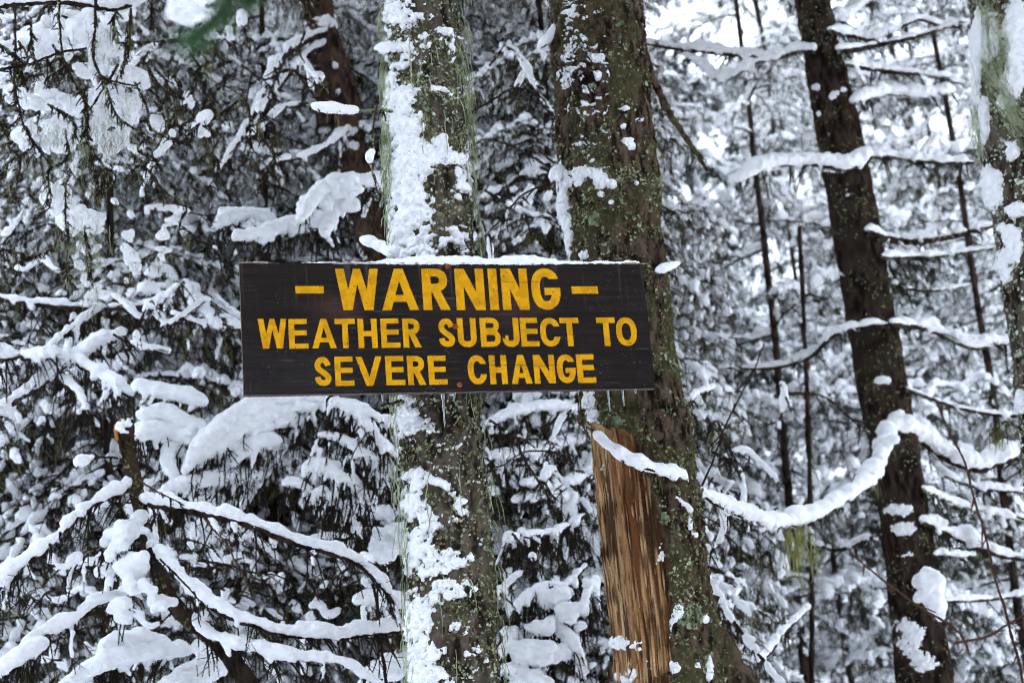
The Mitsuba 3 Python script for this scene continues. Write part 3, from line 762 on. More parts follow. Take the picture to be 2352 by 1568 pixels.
# ------------------------------------------------------------------ the big trunk with the stripped side
def build_stripped_tree():
    rng = np.random.default_rng(31)
    key = numbered('conifer_tree')
    tag(key, 'thick mossy trunk with a strip of bare orange wood below the sign', 'tree')
    W = [(1365, -60, 205), (1372, 60, 208), (1388, 250, 212), (1402, 450, 216), (1418, 620, 222), (1455, 950, 228), (1478, 1150, 232), (1500, 1350, 236), (1524, 1568, 240), (1530, 1650, 242)]
    T2 = Trunk(W, 4.12, 11.0)
    bd = bark_disp(.0095, .010, .95, 17, .35)
    edge_v = np.array([960, 985, 1010, 1060, 1110, 1160, 1230, 1300, 1380, 1460, 1568, 1700])
    edge_u = np.array([1330, 1440, 1462, 1478, 1492, 1505, 1518, 1528, 1538, 1544, 1540, 1545])

    def bare(P):
        u, v = proj(P)
        wob = 26 * (meshkit.fbm(P * 30, 3, 41) - .5) + 14 * (meshkit.fbm(P * np.array([120, 120, 20]), 1, 43) - .5)
        e = np.interp(v, edge_v, edge_u)
        top = 972 + .12 * (u - 1345) + 26 * (meshkit.noise(P * np.array([120, 120, 8]), 44) - .5) + 8 * (meshkit.noise(P * 160, 45) - .5)
        a = np.clip((e - (u + wob)) / 9, -1, 1); b = np.clip((v - top) / 6, -1, 1)
        return np.minimum(a, b)

    def disp(s, th, P):
        b = bare(P)
        m = np.clip(b * .5 + .5, 0, 1); m = m * m * (3 - 2 * m)
        thw = np.where(th > np.pi, th - 2 * np.pi, th)
        m = np.where((thw > 1.6) | (thw < -2.6), 0, m)
        grain = P * np.array([90, 90, 5])
        crack = np.maximum(meshkit.fbm(P * np.array([55, 55, 2.2]), 2, 51) - .62, 0) * .05
        wood = -.0125 + .008 * (meshkit.fbm(grain * [1, 1, 2.5], 3, 47) - .5) + .003 * (meshkit.fbm(P * [220, 220, 40], 2, 48) - .5) - crack
        # curled bark scales, upper left
        u, v = proj(P)
        zone = np.exp(-(((u - 1345 - .05 * v) / 52)**4)) * np.clip((440 - v) / 120, 0, 1)
        sc = (P[..., 2] * 62 + .35 * (u * .04) + 3.4 * meshkit.noise(P * np.array([38, 38, 26]), 52)) % 1.0
        scale = zone * .011 * sc * (meshkit.noise(P * np.array([60, 60, 40]), 53) * 1.2)
        lip = .013 * np.exp(-((b + .9) / .35)**2) * (v > 940) * (.4 + 1.2 * meshkit.noise(P * 60, 46))
        return np.where(m > .02, m * wood, 0) + (1 - m) * (bd(s, th, P) + scale + lip)
    T2.disp = disp
    def wood_at(s, th, P):
        thw = np.where(th > np.pi, th - 2 * np.pi, th)
        return (bare(P) > -.35) & (thw < 1.6) & (thw > -2.6)
    P, f = trunk_mesh(T2, .0038, 165)
    s, th = T2.axes(.0038, 165)
    k = wood_at(s[:, None], th[None], P).ravel()
    w = k[f].sum(1) >= 3
    flat = P.reshape(-1, 3)
    uvs = np.stack([(th[None] * .117 + 0 * s[:, None]).ravel(), (s[:, None] + 0 * th[None]).ravel()], 1)
    mbark = trimesh.Trimesh(flat, np.vstack([f[~w][:, [0, 1, 2]], f[~w][:, [0, 2, 3]]]), process=False)
    obj(key + '__trunk', mbark, 'mat_bark_moss', smooth=True, uv=uvs)
    mwood = trimesh.Trimesh(flat, np.vstack([f[w][:, [0, 1, 2]], f[w][:, [0, 2, 3]]]), process=False)
    obj(key + '__bare_wood', mwood, 'mat_bare_wood', smooth=True, uv=uvs, label='bare orange wood where the bark has come away')

    # snow: small ledges on the scales, the left edge, and scattered lumps
    patches = [(1308, 30, 22, 60, .6), (1300, 160, 20, 60, .6), (1325, 110, 40, 25, .35), (1290, 420, 16, 50, .9), (1280, 470, 20, 40, .8), (1370, 132, 22, 13, .9), (1400, 170, 12, 14, .6),
               (1345, 395, 40, 16, .85), (1380, 415, 22, 26, .75), (1322, 420, 20, 16, .8), (1408, 425, 9, 12, .9), (1404, 462, 10, 9, .9), (1380, 448, 10, 8, .8), (1440, 325, 20, 12, .9), (1452, 340, 9, 9, .8), (1432, 290, 9, 9, .8), (1462, 420, 7, 7, .9),
               (1300, 500, 16, 50, .75), (1345, 330, 26, 24, .5), (1312, 560, 10, 40, .6), (1340, 585, 14, 14, .8), (1435, 250, 18, 6, .7), (1470, 275, 20, 8, .5), (1350, 265, 30, 12, .4), (1340, 240, 40, 30, .3),
               (1355, 930, 18, 45, .85), (1375, 960, 15, 20, .5),
               (1565, 1150, 26, 10, .7, .9), (1585, 1190, 10, 40, .7, 0), (1560, 1100, 20, 10, .4), (1545, 1060, 30, 10, .3), (1600, 1230, 10, 14, .6), (1556, 1405, 24, 22, .95, -.6), (1620, 1420, 12, 14, .9), (1528, 1330, 8, 30, .5), (1535, 1440, 9, 50, .8), (1550, 1530, 20, 16, .8), (1630, 1540, 10, 40, .9), (1600, 1525, 16, 10, .6), (1580, 1295, 12, 6, .6), (1527, 1270, 8, 30, .55)]

    def field(s, th, P, u, v):
        n = meshkit.fbm(P * 26, 3, 62) - .5; n2 = meshkit.fbm(P * 110, 2, 63) - .5
        zone = np.exp(-(((u - 1340 - .05 * v) / 50)**4)) * np.clip((430 - v) / 100, 0, 1)
        sc = (P[..., 2] * 62 + .35 * (u * .04) + 3.4 * meshkit.noise(P * np.array([38, 38, 26]), 52)) % 1.0
        ledge = zone * (np.exp(-((sc - .12) / .14)**2) * 1.3 - .30) * np.clip((meshkit.noise(P * np.array([52, 52, 60]), 66) - .42) * 5, -.2, 1.3)
        m = bare(P) > -.5
        edge = .28 * (np.sin(th) < -.93)
        wood_dust = (gauss(u, v, [(1440, 1480, 60, 22, .75), (1480, 1520, 50, 26, .55), (1425, 1545, 40, 25, .5), (1450, 1560, 60, 20, .5), (1500, 1290, 18, 30, .5), (1520, 1260, 10, 60, .7), (1385, 1075, 8, 14, .8), (1418, 1470, 20, 20, .6)]) - .62) + n2 * 1.1
        return np.where(m & (v > 965), wood_dust - .1, gauss(u, v, patches) * .9 + ledge + edge - .44 + n * .55 + n2 * .55)
    v, f = shell(T2, field, .011, .0033, 195, lump=.5, seed=64, fine=.0022, sag=.35)
    obj(key + '__snow', MB().add(v, f), 'mat_snow', smooth=True, kind='stuff')

    def dens(s, th, P, u, v):
        d = np.clip(.10 + 2.2 * (meshkit.fbm(P * 15, 2, 71) - .42), 0, 1) * np.where(v < 330, .25, 1.0) * np.where((v < 330) & (u > 1400), .5, 1)
        return np.where(bare(P) > -.6, 0, d)
    p, n, th = scatter(T2, 20000, rng, dens)
    v, f = flakes(p, n, rng.uniform(.0025, .008, len(p)), rng, .7); obj(key + '__lichen', MB().add(v, f), 'mat_lichen', kind='stuff')
    p, n, th = scatter(T2, 12000, rng, dens)
    v, f = flakes(p, n, rng.uniform(.0025, .008, len(p)), rng, .7); obj(key + '__lichen_001', MB().add(v, f), 'mat_lichen_olive', kind='stuff')
    # round pale shield lichens
    for (u0, v0, rpx) in ((1350, 345, 16), (1395, 440, 9), (1366, 505, 14), (1584, 1412, 30), (1418, 968, 12), (1523, 1190, 12), (1360, 200, 8), (1426, 60, 10)):
        def near(s, th, P, u, v): return (((u - u0)**2 + (v - v0)**2) < (rpx * (1 + .5 * (meshkit.noise(P * 90, 5) - .5)))**2).astype(float)
        sv = T2.s_of(v0); s1 = rng.uniform(sv - .06, sv + .06, 5000); th1 = rng.uniform(-1.6, 1.6, 5000)
        Pq, Nq, _ = T2.surf(s1, th1); uu, vv = proj(Pq); kk = near(s1, th1, Pq, uu, vv) > 0
        v, f = flakes(Pq[kk] + Nq[kk] * .0018, Nq[kk] * 3, rng.uniform(.003, .007, kk.sum()), rng, .25)
        obj(numbered(key + '__shield_lichen'), MB().add(v, f), 'mat_shield', kind='stuff')
    # yellow green moss and shelf-like bark lower right
    def dm(s, th, P, u, v): return np.where(bare(P) > -.6, 0, (v > 900) * np.clip(1.6 * (meshkit.fbm(P * 12, 2, 81) - .5), 0, 1) * (np.abs(v - 1240) < 120) + (v > 900) * .06)
    p, n, th = scatter(T2, 9000, rng, dm)
    v, f = flakes(p, n, rng.uniform(.002, .005, len(p)), rng, .9); obj(key + '__moss', MB().add(v, f), 'mat_moss', kind='stuff')
    # torn fibres standing off the bare wood
    s1 = rng.uniform(T2.s_of(1600), T2.s_of(985), 190); th1 = rng.uniform(-1.6, .7, 190)
    Pq, Nq, Tq = T2.surf(s1, th1); kk = bare(Pq) > -.2; Pq, Nq, Tq = Pq[kk], Nq[kk], Tq[kk]
    Lq = rng.uniform(.012, .11, len(Pq)); tt = np.linspace(-.5, .5, 5)[None, :, None]
    Q = Pq[:, None] + Tq[:, None] * Lq[:, None, None] * tt + Nq[:, None] * (.0005 + (.5 - np.abs(tt)) * rng.uniform(0, .008, (len(Pq), 1, 1)) + np.maximum(tt, 0) * rng.uniform(-.002, .010, (len(Pq), 1, 1)))
    vq, fq = tubes(Q, np.array([.2, .9, 1, .8, .15])[None] * rng.uniform(.0006, .0026, (len(Pq), 1)), 4)
    obj(key + '__splinter', MB().add(vq, fq), 'mat_splinter', kind='stuff')
    for i, (w, r, sn, kw) in enumerate([
            ([(1478, 110, 4.12), (1497, 180, 4.15), (1530, 245, 4.25), (1568, 300, 4.4), (1628, 384, 4.6)], (20, 8), None, dict(twigs=8)),
            ([(1478, 634, 4.0), (1508, 626, 4.0), (1535, 616, 4.02), (1575, 600, 4.05)], (6, 3), [(.2, 0), (.3, 8), (.45, 12), (.55, 5), (.7, 10), (.85, 2)], dict(twigs=4, lichen=30)),
            ([(1330, 905, 4.05), (1340, 960, 4.02), (1350, 985, 4.0), (1362, 1004, 4.0)], (5, 4), None, dict(twigs=4, lichen=20)),
            ([(1500, 1000, 4.1), (1560, 960, 4.15), (1600, 905, 4.3), (1640, 890, 4.5)], (5, 3), [(.4, 0), (.5, 12), (1, 16)], dict(twigs=10)),
            ([(1285, 60, 4.1), (1262, 90, 4.08), (1240, 110, 4.1)], (6, 3), [(0, 8), (1, 12)], dict(twigs=4, lichen=30)),
            ([(1292, 400, 4.1), (1272, 420, 4.05), (1258, 460, 4.05)], (7, 4), [(0, 20), (.5, 30), (1, 20)], dict(twigs=5, lichen=40))]):
        branch(numbered(key + '__branch'), w, r, snow=sn, seed=330 + i, twig_px=(8, 30), bark='mat_bark_moss', **kw)
    return T2


def t_moss_bark(p, n, uv):
    a = fbm(p.x * 75, p.y * 75, p.z * 22, 3); b = fbm(p.x * 12 + 5, p.y * 12, p.z * 8, 2); c = fbm(p.x * 160, p.y * 160, p.z * 120, 2)
    col = mix((0.012, 0.008, 0.006), (0.105, 0.074, 0.052), smoothstep(0.3, 0.72, a))
    col = mix(col, (0.060, 0.055, 0.026), smoothstep(0.45, 0.7, b) * 0.8)
    return mix(col, (0.13, 0.14, 0.085), smoothstep(0.62, 0.75, c) * smoothstep(0.35, 0.6, b) * .8)
scene['mat_bark_moss'] = diffuse(proc(t_moss_bark))
def t_bare(p, n, uv):
    x, y = uv.x, uv.y
    w = x + 0.005 * (fbm(y * 9, x * 60, 0.0, 3) - .5)
    a = fbm(w * 120, y * 5.5, 3.0, 4); b = fbm(w * 480, y * 26, 1.0, 2); c = fbm(w * 42 + 3, y * 2.6, 2.0, 4); e = fbm(x * 300, y * 260, 6.0, 2)
    col = mix((0.135, 0.060, 0.025), (0.40, 0.215, 0.095), smoothstep(0.30, 0.70, a))
    col = mix(col, (0.56, 0.36, 0.185), smoothstep(0.50, 0.72, c) * smoothstep(0.35, 0.65, a))
    col = mix(col, (0.20, 0.078, 0.030), smoothstep(0.52, 0.70, b) * 0.6)
    col = col * (0.72 + 0.56 * e)
    pale = dr.exp(-dr.square((w + 0.105) / 0.030)) * smoothstep(0.32, 0.62, fbm(w * 120, y * 9, 4.0, 3))
    col = mix(col, (0.60, 0.43, 0.25), pale * 0.75)
    old = smoothstep(-0.05, 0.02, w + 0.07 * (fbm(y * 7, w * 50, 5.0, 3) - .5))
    col = mix(col, (0.040, 0.020, 0.012), old * 0.85 * smoothstep(0.72, 0.48, a))
    dark = smoothstep(0.575, 0.66, fbm(w * 62 + 9, y * 3.6, 7.0, 4))
    col = mix(col, (0.030, 0.016, 0.010), dark * 0.88)
    rot = smoothstep(0.52, 0.70, fbm(w * 20 + 4, y * 5, 8.0, 3)) * smoothstep(0.4, 0.6, e)
    return mix(col, (0.15, 0.050, 0.020), rot * 0.55)
scene['mat_bare_wood'] = diffuse(proc(t_bare))
scene['mat_splinter'] = diffuse(proc(t_mottle((0.07, 0.035, 0.018), (0.50, 0.32, 0.17), 22.0)))
scene['mat_shield'] = diffuse(proc(t_mottle((0.10, 0.13, 0.075), (0.24, 0.28, 0.18), 60.0)))
scene['mat_moss'] = diffuse(proc(t_mottle((0.035, 0.04, 0.008), (0.16, 0.17, 0.03), 40.0)))
T2 = build_stripped_tree()


# ------------------------------------------------------------------ the dark spruce with level snowy limbs, right
def lumps(key, L, Y, seed=0, h=.006, dY=.05, label=None, k=.010):
    """Rounded lumps of snow at (u, v, half width, half height[, depth]) places."""
    rng = np.random.default_rng(seed + 500)
    A, B, r = [], [], []
    for q in L:
        u, v, ru, rv = q[:4]; y0 = (q[4] if q[4] > 1.2 else Y + q[4]) if len(q) > 4 else Y + rng.normal() * dY
        px = y0 / F * 1.02
        m = max(4, int(ru * rv / 70))
        for _ in range(m):
            a = rng.uniform(0, 2 * np.pi); rad = rng.random()**.5 * .72
            c = at(u + ru * rad * np.cos(a), v + rv * rad * np.sin(a), y0 + rng.normal() * min(ru, rv) * px * .35)
            rr = min(ru, rv, 26) * px * rng.uniform(.26, .66)
            d = np.array([rng.normal() * .8, rng.normal() * .8, rng.normal() * .35]) * rr
            A.append(c - d); B.append(c + d + [0, 0, -rr * .1]); r.append(rr)
    r = np.array(r)
    v, f = blob(A, B, r, r, h, k=min(k, r.mean() * .35), amp=r.mean() * .5, freq=.7 / r.mean(), amp2=r.mean() * .16, freq2=2.6 / r.mean(), seed=seed)
    obj(key, MB().add(v, f), 'mat_snow', smooth=True, label=label, kind='stuff')


def build_dark_spruce():
    rng = np.random.default_rng(41)
    key = numbered('conifer_tree')
    tag(key, 'dark brown straight tree trunk with level snow laden limbs, in the right of the picture', 'tree')
    Y = 6.3
    W = [(1852, -80, 78), (1895, 150, 92), (1926, 300, 98), (1954, 450, 106), (1979, 600, 108), (2008, 784, 110), (2036, 934, 112), (2062, 1084, 110), (2085, 1234, 115), (2102, 1384, 118), (2122, 1534, 124), (2134, 1640, 128)]
    T3 = Trunk(W, Y, 13.0)
    T3.disp = bark_disp(.0055, .008, .8, 83)
    P, f = trunk_mesh(T3, .006, 90)
    obj(key + '__trunk', MB().add(P, f), 'mat_bark_dark', smooth=True)
    patches = [(1875, 200, 12, 9, .9), (1915, 218, 14, 12, .8, -.4), (1938, 205, 8, 8, .8), (1882, 262, 6, 8, .9), (1940, 445, 18, 14, .45), (1912, 305, 10, 12, .3), (2025, 872, 26, 12, .95), (2040, 990, 34, 22, 1.0), (2062, 1170, 36, 16, .95), (2075, 1215, 30, 18, .95), (2085, 1275, 22, 12, .4), (2090, 1480, 34, 30, .6), (2120, 1520, 40, 30, .6), (2070, 1430, 30, 20, .55), (1935, 628, 10, 6, .6), (2110, 1450, 30, 20, .5), (2050, 1340, 14, 40, .3)]
    def field(s, th, P, u, v):
        return gauss(u, v, patches) - .42 + (meshkit.fbm(P * 18, 3, 92) - .5) * .5 + (meshkit.fbm(P * 85, 2, 93) - .5) * .75
    v, f = shell(T3, field, .016, .006, 90, lump=.5, seed=94, fine=.003)
    obj(key + '__snow', MB().add(v, f), 'mat_snow', smooth=True, kind='stuff')
    def dens(s, th, P, u, v): return np.clip(.12 + 1.2 * (meshkit.fbm(P * 10, 2, 95) - .45), 0, 1)
    p, n, th = scatter(T3, 6000, rng, dens)
    v, f = flakes(p, n, rng.uniform(.004, .009, len(p)), rng); obj(key + '__lichen', MB().add(v, f), 'mat_lichen_olive', kind='stuff')
    p, n, th = scatter(T3, 9000, rng, dens)
    v, f = flakes(p, n, rng.uniform(.0025, .006, len(p)), rng); obj(key + '__lichen_001', MB().add(v, f), 'mat_lichen', kind='stuff')
    n0 = [0]
    def b(way, r, snow, dy=0.0, **k):
        n0[0] += 1
        w = [(q[0], q[1], Y + dy + (q[2] if len(q) > 2 else .04 * i)) for i, q in enumerate(way)]
        k = {'lichen': 110, 'twigs': 10, 'twig_px': (14, 50), 'hang': .5, 'needles': 420, 'twig_snow': .35, **k}; k['twigs'] = int(k['twigs'] * 1.8)
        branch(numbered(key + '__branch'), w, r, snow=snow, seed=400 + n0[0], **k)
    full = lambda a, b_=None: [(0, a * .5), (.06, a), (.5, (b_ or a) * 1.1), (.92, b_ or a), (1, 3)]
    b([(1915, 50), (1880, 35), (1845, 18), (1800, -15)], (12, 7), full(26), width=1.5)
    b([(1900, 55), (1945, 40), (1975, 15), (2010, -10)], (12, 7), full(26), width=1.5)
    b([(1870, 118), (1840, 118), (1780, 132), (1728, 128), (1640, 120), (1568, 112), (1480, 98)], (11, 6), [(0, 18), (.1, 26), (.3, 12), (.5, 22), (.75, 22), (1, 16)], dy=-.1, twigs=16)
    b([(1800, 128), (1733, 150), (1663, 186), (1610, 150), (1568, 125)], (8, 5), full(20), dy=-.1)
    b([(1925, 120, -.1), (2010, 108), (2100, 88), (2210, 52)], (13, 6), [(0, 20), (.2, 20), (.25, 14), (1, 14)])
    b([(1905, 72, -.1), (1960, 85), (2000, 92), (2060, 70), (2110, 45), (2170, 60), (2240, 58)], (9, 5), full(20))
    b([(1945, 150, -.1), (2060, 166), (2130, 172), (2215, 192)], (10, 6), full(15))
    b([(1960, 235, -.1), (2030, 215), (2120, 220), (2190, 208)], (9, 5), full(24), width=1.5)
    b([(1985, 365, -.25), (1940, 388, -.34), (1880, 378, -.38), (1830, 380, -.4), (1760, 385, -.45), (1690, 420, -.5)], (14, 7), [(0, 20), (.12, 34), (.3, 34), (.5, 30), (.8, 40), (1, 26)], width=2.0, twigs=18, hang=.9)
    b([(1975, 365, -.1), (2060, 362), (2130, 372), (2235, 375)], (11, 7), full(20))
    b([(2080, 385, .1), (2120, 355, .1), (2152, 318, .1)], (9, 8), [(0, 10), (.6, 18), (1, 22)], twigs=3)
    b([(1990, 535, -.12), (2068, 553), (2170, 545), (2290, 515)], (17, 10), full(20), twigs=8)
    b([(2030, 592, -.1), (2150, 590), (2280, 570)], (9, 6), full(15), twigs=8)
    b([(2040, 655, -.1), (2130, 668), (2230, 655)], (7, 5), [(0, 0), (1, 3)], twigs=8)
    b([(2040, 748, -.13), (1980, 752, -.13), (1910, 772, -.1), (1858, 818), (1768, 845), (1650, 845)], (11, 5), full(24, 18), twigs=16)
    b([(2050, 745, -.13), (2130, 757), (2230, 798), (2300, 790), (2380, 795)], (12, 8), full(24), twigs=10)
    b([(2083, 894, -.1), (2168, 926), (2268, 950), (2370, 956)], (8, 6), [(0, 8), (.3, 8), (.5, 2), (.7, 16), (1, 16)], twigs=8)
    b([(2050, 988, -.14), (2118, 1012), (2168, 1048), (2243, 1076), (2293, 1060), (2370, 1036)], (15, 10), full(38), twigs=16, width=1.4)
    b([(2046, 1002, -.15), (2028, 1052, -.3), (2008, 1095, -.6), (1948, 1146, -1.0), (1868, 1190, -1.35), (1808, 1206, -1.6), (1743, 1198, -1.8), (1683, 1176, -2.0), (1618, 1140, -2.15), (1568, 1098, -2.28), (1520, 1085, -2.33), (1470, 1072, -2.36), (1430, 1052, -2.37), (1385, 1015, -2.37), (1355, 985, -2.36)], (13, 6), [(0, 30), (.08, 46), (.16, 28), (.24, 42), (.33, 26), (.42, 40), (.5, 28), (.58, 42), (.66, 24), (.72, 36), (.78, 42), (.84, 24), (.86, 0), (.89, 0), (.90, 24), (.94, 30), (.97, 16), (1, 0)], twigs=34, twig_snow=.5, lichen=420, beard=70, twig_px=(10, 34), res=.006)
    b([(2120, 1124, -.1), (2193, 1158), (2268, 1176), (2370, 1200)], (8, 6), full(18), twigs=10)
    b([(2120, 1200, -.12), (2193, 1234), (2293, 1272), (2370, 1284)], (11, 7), full(30), twigs=12)
    b([(2022, 1225, -.1), (1958, 1254), (1918, 1264), (1873, 1248)], (10, 5), full(24), twigs=10)
    b([(2143, 1275, -.1), (2243, 1276)], (7, 5), full(15), twigs=6)
    b([(2170, 1382, -.1), (2293, 1374), (2380, 1360)], (7, 5), full(14), twigs=6)
    b([(2140, 1060, .1), (2190, 1100), (2260, 1120), (2370, 1130)], (6, 4), full(12), twigs=8)
    lumps(numbered(key + '__snow_clump'), [(2136, 1340, 30, 34, 0), (2128, 1312, 10, 10, 0), (2150, 1385, 24, 22, 0), (2125, 1372, 20, 16, 0), (2155, 1412, 14, 12, 0)], Y - .42, 7)
    branch(numbered(key + '__branch'), [(2095, 1350, Y - .06), (2125, 1370, Y - .3), (2160, 1395, Y - .45)], (9, 5), lichen=30, seed=450, twigs=4)
    # grey-green beard hanging from the sagging limb
    p0 = np.array([at(1830 + rng.normal() * 14, 1212 + rng.normal() * 4, 4.75 + rng.normal() * .03) for _ in range(48)])
    v, f = strands(p0, rng.normal(size=p0.shape) * .022, rng.uniform(.04, .16, 48), rng, .0010, wig=.22)
    obj(numbered(key + '__hanging_lichen'), MB().add(v, f), 'mat_beard_olive', kind='stuff')
    return T3
T3 = build_dark_spruce()


# ------------------------------------------------------------------ the lichen-hung trunk at the right edge
def build_lichen_tree():
    rng = np.random.default_rng(51)
    key = numbered('conifer_tree')
    tag(key, 'snow streaked trunk at the right edge, draped with pale green hanging lichen', 'tree')
    W = [(2322, -60, 200), (2332, 0, 202), (2362, 300, 208), (2398, 560, 210), (2440, 860, 212), (2470, 1150, 216), (2505, 1568, 222), (2512, 1650, 224)]
    T4 = Trunk(W, 4.45, 10.0)
    T4.disp = bark_disp(.0050, .008, 1.0, 103)
    P, f = trunk_mesh(T4, .0042, 120)
    obj(key + '__trunk', MB().add(P, f), 'mat_bark', smooth=True)
    patches = [(2245, 60, 14, 60, .6), (2238, 200, 16, 70, .85), (2250, 300, 14, 40, .7), (2275, 85, 26, 60, .9), (2240, 130, 14, 50, .5), (2265, 270, 12, 50, .8), (2330, 60, 26, 70, .9), (2325, 180, 22, 60, .8), (2310, 200, 14, 20, .7), (2300, 235, 14, 20, .6), (2340, 120, 20, 90, .7), (2283, 440, 24, 45, 1.0), (2285, 400, 18, 20, .5), (2268, 390, 10, 40, .4), (2335, 480, 30, 20, .8), (2330, 560, 26, 50, .8), (2300, 520, 14, 14, .5), (2330, 350, 12, 14, .8), (2322, 340, 20, 30, .5), (2300, 600, 16, 30, .6), (2315, 640, 14, 24, .5), (2345, 920, 12, 30, .8), (2350, 700, 14, 40, .4), (2345, 1010, 14, 20, .5), (2290, 330, 14, 60, -.3)]
    def field(s, th, P, u, v):
        return gauss(u, v, patches) - .36 + (meshkit.fbm(P * 20, 3, 112) - .5) * .6 + (meshkit.fbm(P * 90, 2, 113) - .5) * .6
    v, f = shell(T4, field, .018, .0035, 150, lump=.5, seed=114, fine=.0028, sag=.4)
    obj(key + '__snow', MB().add(v, f), 'mat_snow', smooth=True, kind='stuff')
    def dens(s, th, P, u, v): return np.clip(.22 + 1.5 * (meshkit.fbm(P * 14, 2, 115) - .42), 0, 1)
    p, n, th = scatter(T4, 9000, rng, dens)
    v, f = flakes(p, n, rng.uniform(.003, .009, len(p)), rng, .8); obj(key + '__lichen', MB().add(v, f), 'mat_lichen', kind='stuff')
    p, n, th = scatter(T4, 14000, rng, lambda s, th, P, u, v: np.clip(2.4 * (meshkit.fbm(P * 18, 2, 116) - .36), 0, 1))
    v, f = flakes(p, n, rng.uniform(.003, .009, len(p)), rng, .8); obj(key + '__frosted_lichen', MB().add(v, f), 'mat_frost', kind='stuff')
    # beards: ropes down the left edge and a sheaf across the front
    mb = MB()
    def rope(pts, m, spread, Lr, r=.0007):
        nonlocal mb
        m = int(m * .6)
        Q = spline(np.array([at(*q) for q in pts]), 60)
        i = rng.integers(0, 60, m); p0 = Q[i] + rng.normal(size=(m, 3)) * spread
        v, f = strands(p0, rng.normal(size=(m, 3)) * .008, rng.uniform(*Lr, m), rng, r, wig=.10); mb.add(v, f)
    rope([(2216, -20, 4.33), (2218, 60, 4.33), (2226, 140, 4.34), (2226, 240, 4.34)], 260, .007, (.04, .13))
    rope([(2216, 250, 4.34), (2222, 330, 4.35), (2246, 380, 4.36), (2256, 460, 4.36)], 300, .007, (.04, .12))
    rope([(2272, 500, 4.37), (2282, 590, 4.38), (2296, 640, 4.39), (2306, 700, 4.4)], 260, .007, (.03, .10))
    rope([(2318, 980, 4.42), (2326, 1020, 4.42), (2335, 1060, 4.42)], 160, .010, (.03, .11), .0007)
    obj(key + '__hanging_lichen', mb, 'mat_beard_olive', kind='stuff')
    mb = MB()
    def sheaf(a, b, m, sp):
        m = int(m * .5); sp = sp * 1.5
        A = np.array([at(a[0] + rng.normal() * sp, a[1] + rng.normal() * sp * 2.2, a[2]) for _ in range(m)]); Bq = np.array([at(b[0] + rng.normal() * sp * 1.6, b[1] + rng.normal() * sp * 2.5, b[2]) for _ in range(m)])
        t = np.linspace(0, 1, 8)[None, :, None]
        Q = A[:, None] * (1 - t) + Bq[:, None] * t - np.array([0, 0, 1]) * (.02 * np.sin(np.pi * t)) + np.cumsum(rng.normal(size=(m, 8, 3)), 1) * .0022
        v, f = tubes(Q, .00065 * rng.uniform(.5, 1.2, (m, 1)), 3); mb.add(v, f)
    sheaf((2262, 20, 4.33), (2264, 150, 4.33), 50, 5); sheaf((2258, 150, 4.33), (2290, 215, 4.33), 60, 6); sheaf((2290, 60, 4.33), (2312, 150, 4.33), 50, 6)
    sheaf((2285, 195, 4.33), (2360, 285, 4.33), 90, 8); sheaf((2300, 100, 4.34), (2305, 190, 4.34), 50, 7); sheaf((2318, 255, 4.33), (2356, 300, 4.33), 60, 6); sheaf((2250, -20, 4.33), (2300, 60, 4.33), 60, 10); sheaf((2235, 250, 4.34), (2250, 350, 4.35), 60, 4)
    obj(numbered(key + '__hanging_lichen'), mb, 'mat_beard', kind='stuff')
    _used[key + '__hanging_lichen'] = 2
    branch(numbered(key + '__branch'), [(2360, 1010, 4.4), (2340, 985, 4.38), (2310, 970, 4.36), (2280, 985, 4.36)], (8, 4), lichen=60, beard=50, seed=460, twigs=4)
    return T4
scene['mat_beard_olive'] = diffuse(proc(t_mottle((0.15, 0.155, 0.045), (0.36, 0.36, 0.14), 25.0)))
T4 = build_lichen_tree()


# ------------------------------------------------------------------ the leaning red-brown trunk and the dark one behind
def build_plain_trunk(label, W, Y, bark, ztop, seed, patches=(), group=None, dsn=(.008, 60)):
    rng = np.random.default_rng(seed)
    key = numbered('conifer_tree')
    tag(key, label, 'tree', group)
    T_ = Trunk(W, Y, ztop)
    T_.disp = bark_disp(.006, .008, .8, seed)
    P, f = trunk_mesh(T_, *dsn)
    obj(key + '__trunk', MB().add(P, f), bark, smooth=True)
    def field(s, th, P, u, v):
        return (gauss(u, v, patches) if len(patches) else 0) - .36 + (meshkit.fbm(P * 14, 3, seed + 2) - .5) * .75 + (meshkit.fbm(P * 70, 2, seed + 3) - .5) * .75 - .3 * np.sin(th)
    v, f = shell(T_, field, .02, dsn[0], dsn[1] + 10, seed=seed, fine=.003)
    obj(key + '__snow', MB().add(v, f), 'mat_snow', smooth=True, kind='stuff')
    p, n, th = scatter(T_, 1500, rng, lambda s, th, P, u, v: np.full(s.shape, .5))
    v, f = flakes(p, n, rng.uniform(.004, .009, len(p)), rng); obj(key + '__lichen', MB().add(v, f), 'mat_lichen_olive', kind='stuff')
    return key, T_
kk, _ = build_plain_trunk('leaning reddish brown tree trunk left of the sign tree, near the top of the picture', [(722, -60, 62), (735, 40, 64), (748, 100, 68), (778, 190, 74), (792, 262, 76), (806, 337, 74), (832, 450, 70), (852, 540, 68), (900, 760, 72), (950, 1000, 76)], 6.2, 'mat_bark_red', 12.0, 131,
                          [(770, 150, 8, 8, .8), (778, 210, 6, 6, .8), (800, 300, 26, 10, 1.0), (790, 335, 12, 12, .9), (815, 335, 12, 12, .9), (760, 45, 30, 20, .5)])
branch(numbered(kk + '__branch'), [(748, 78, 6.15), (700, 95, 6.05), (665, 118, 5.95), (625, 158, 5.85), (604, 215, 5.8), (560, 300, 5.75), (500, 400, 5.7)], (16, 8), snow=[(0, 20), (.4, 22), (.7, 18), (1, 8)], twigs=26, lichen=60, seed=470, twig_snow=.5, twig_px=(20, 70), hang=.9)
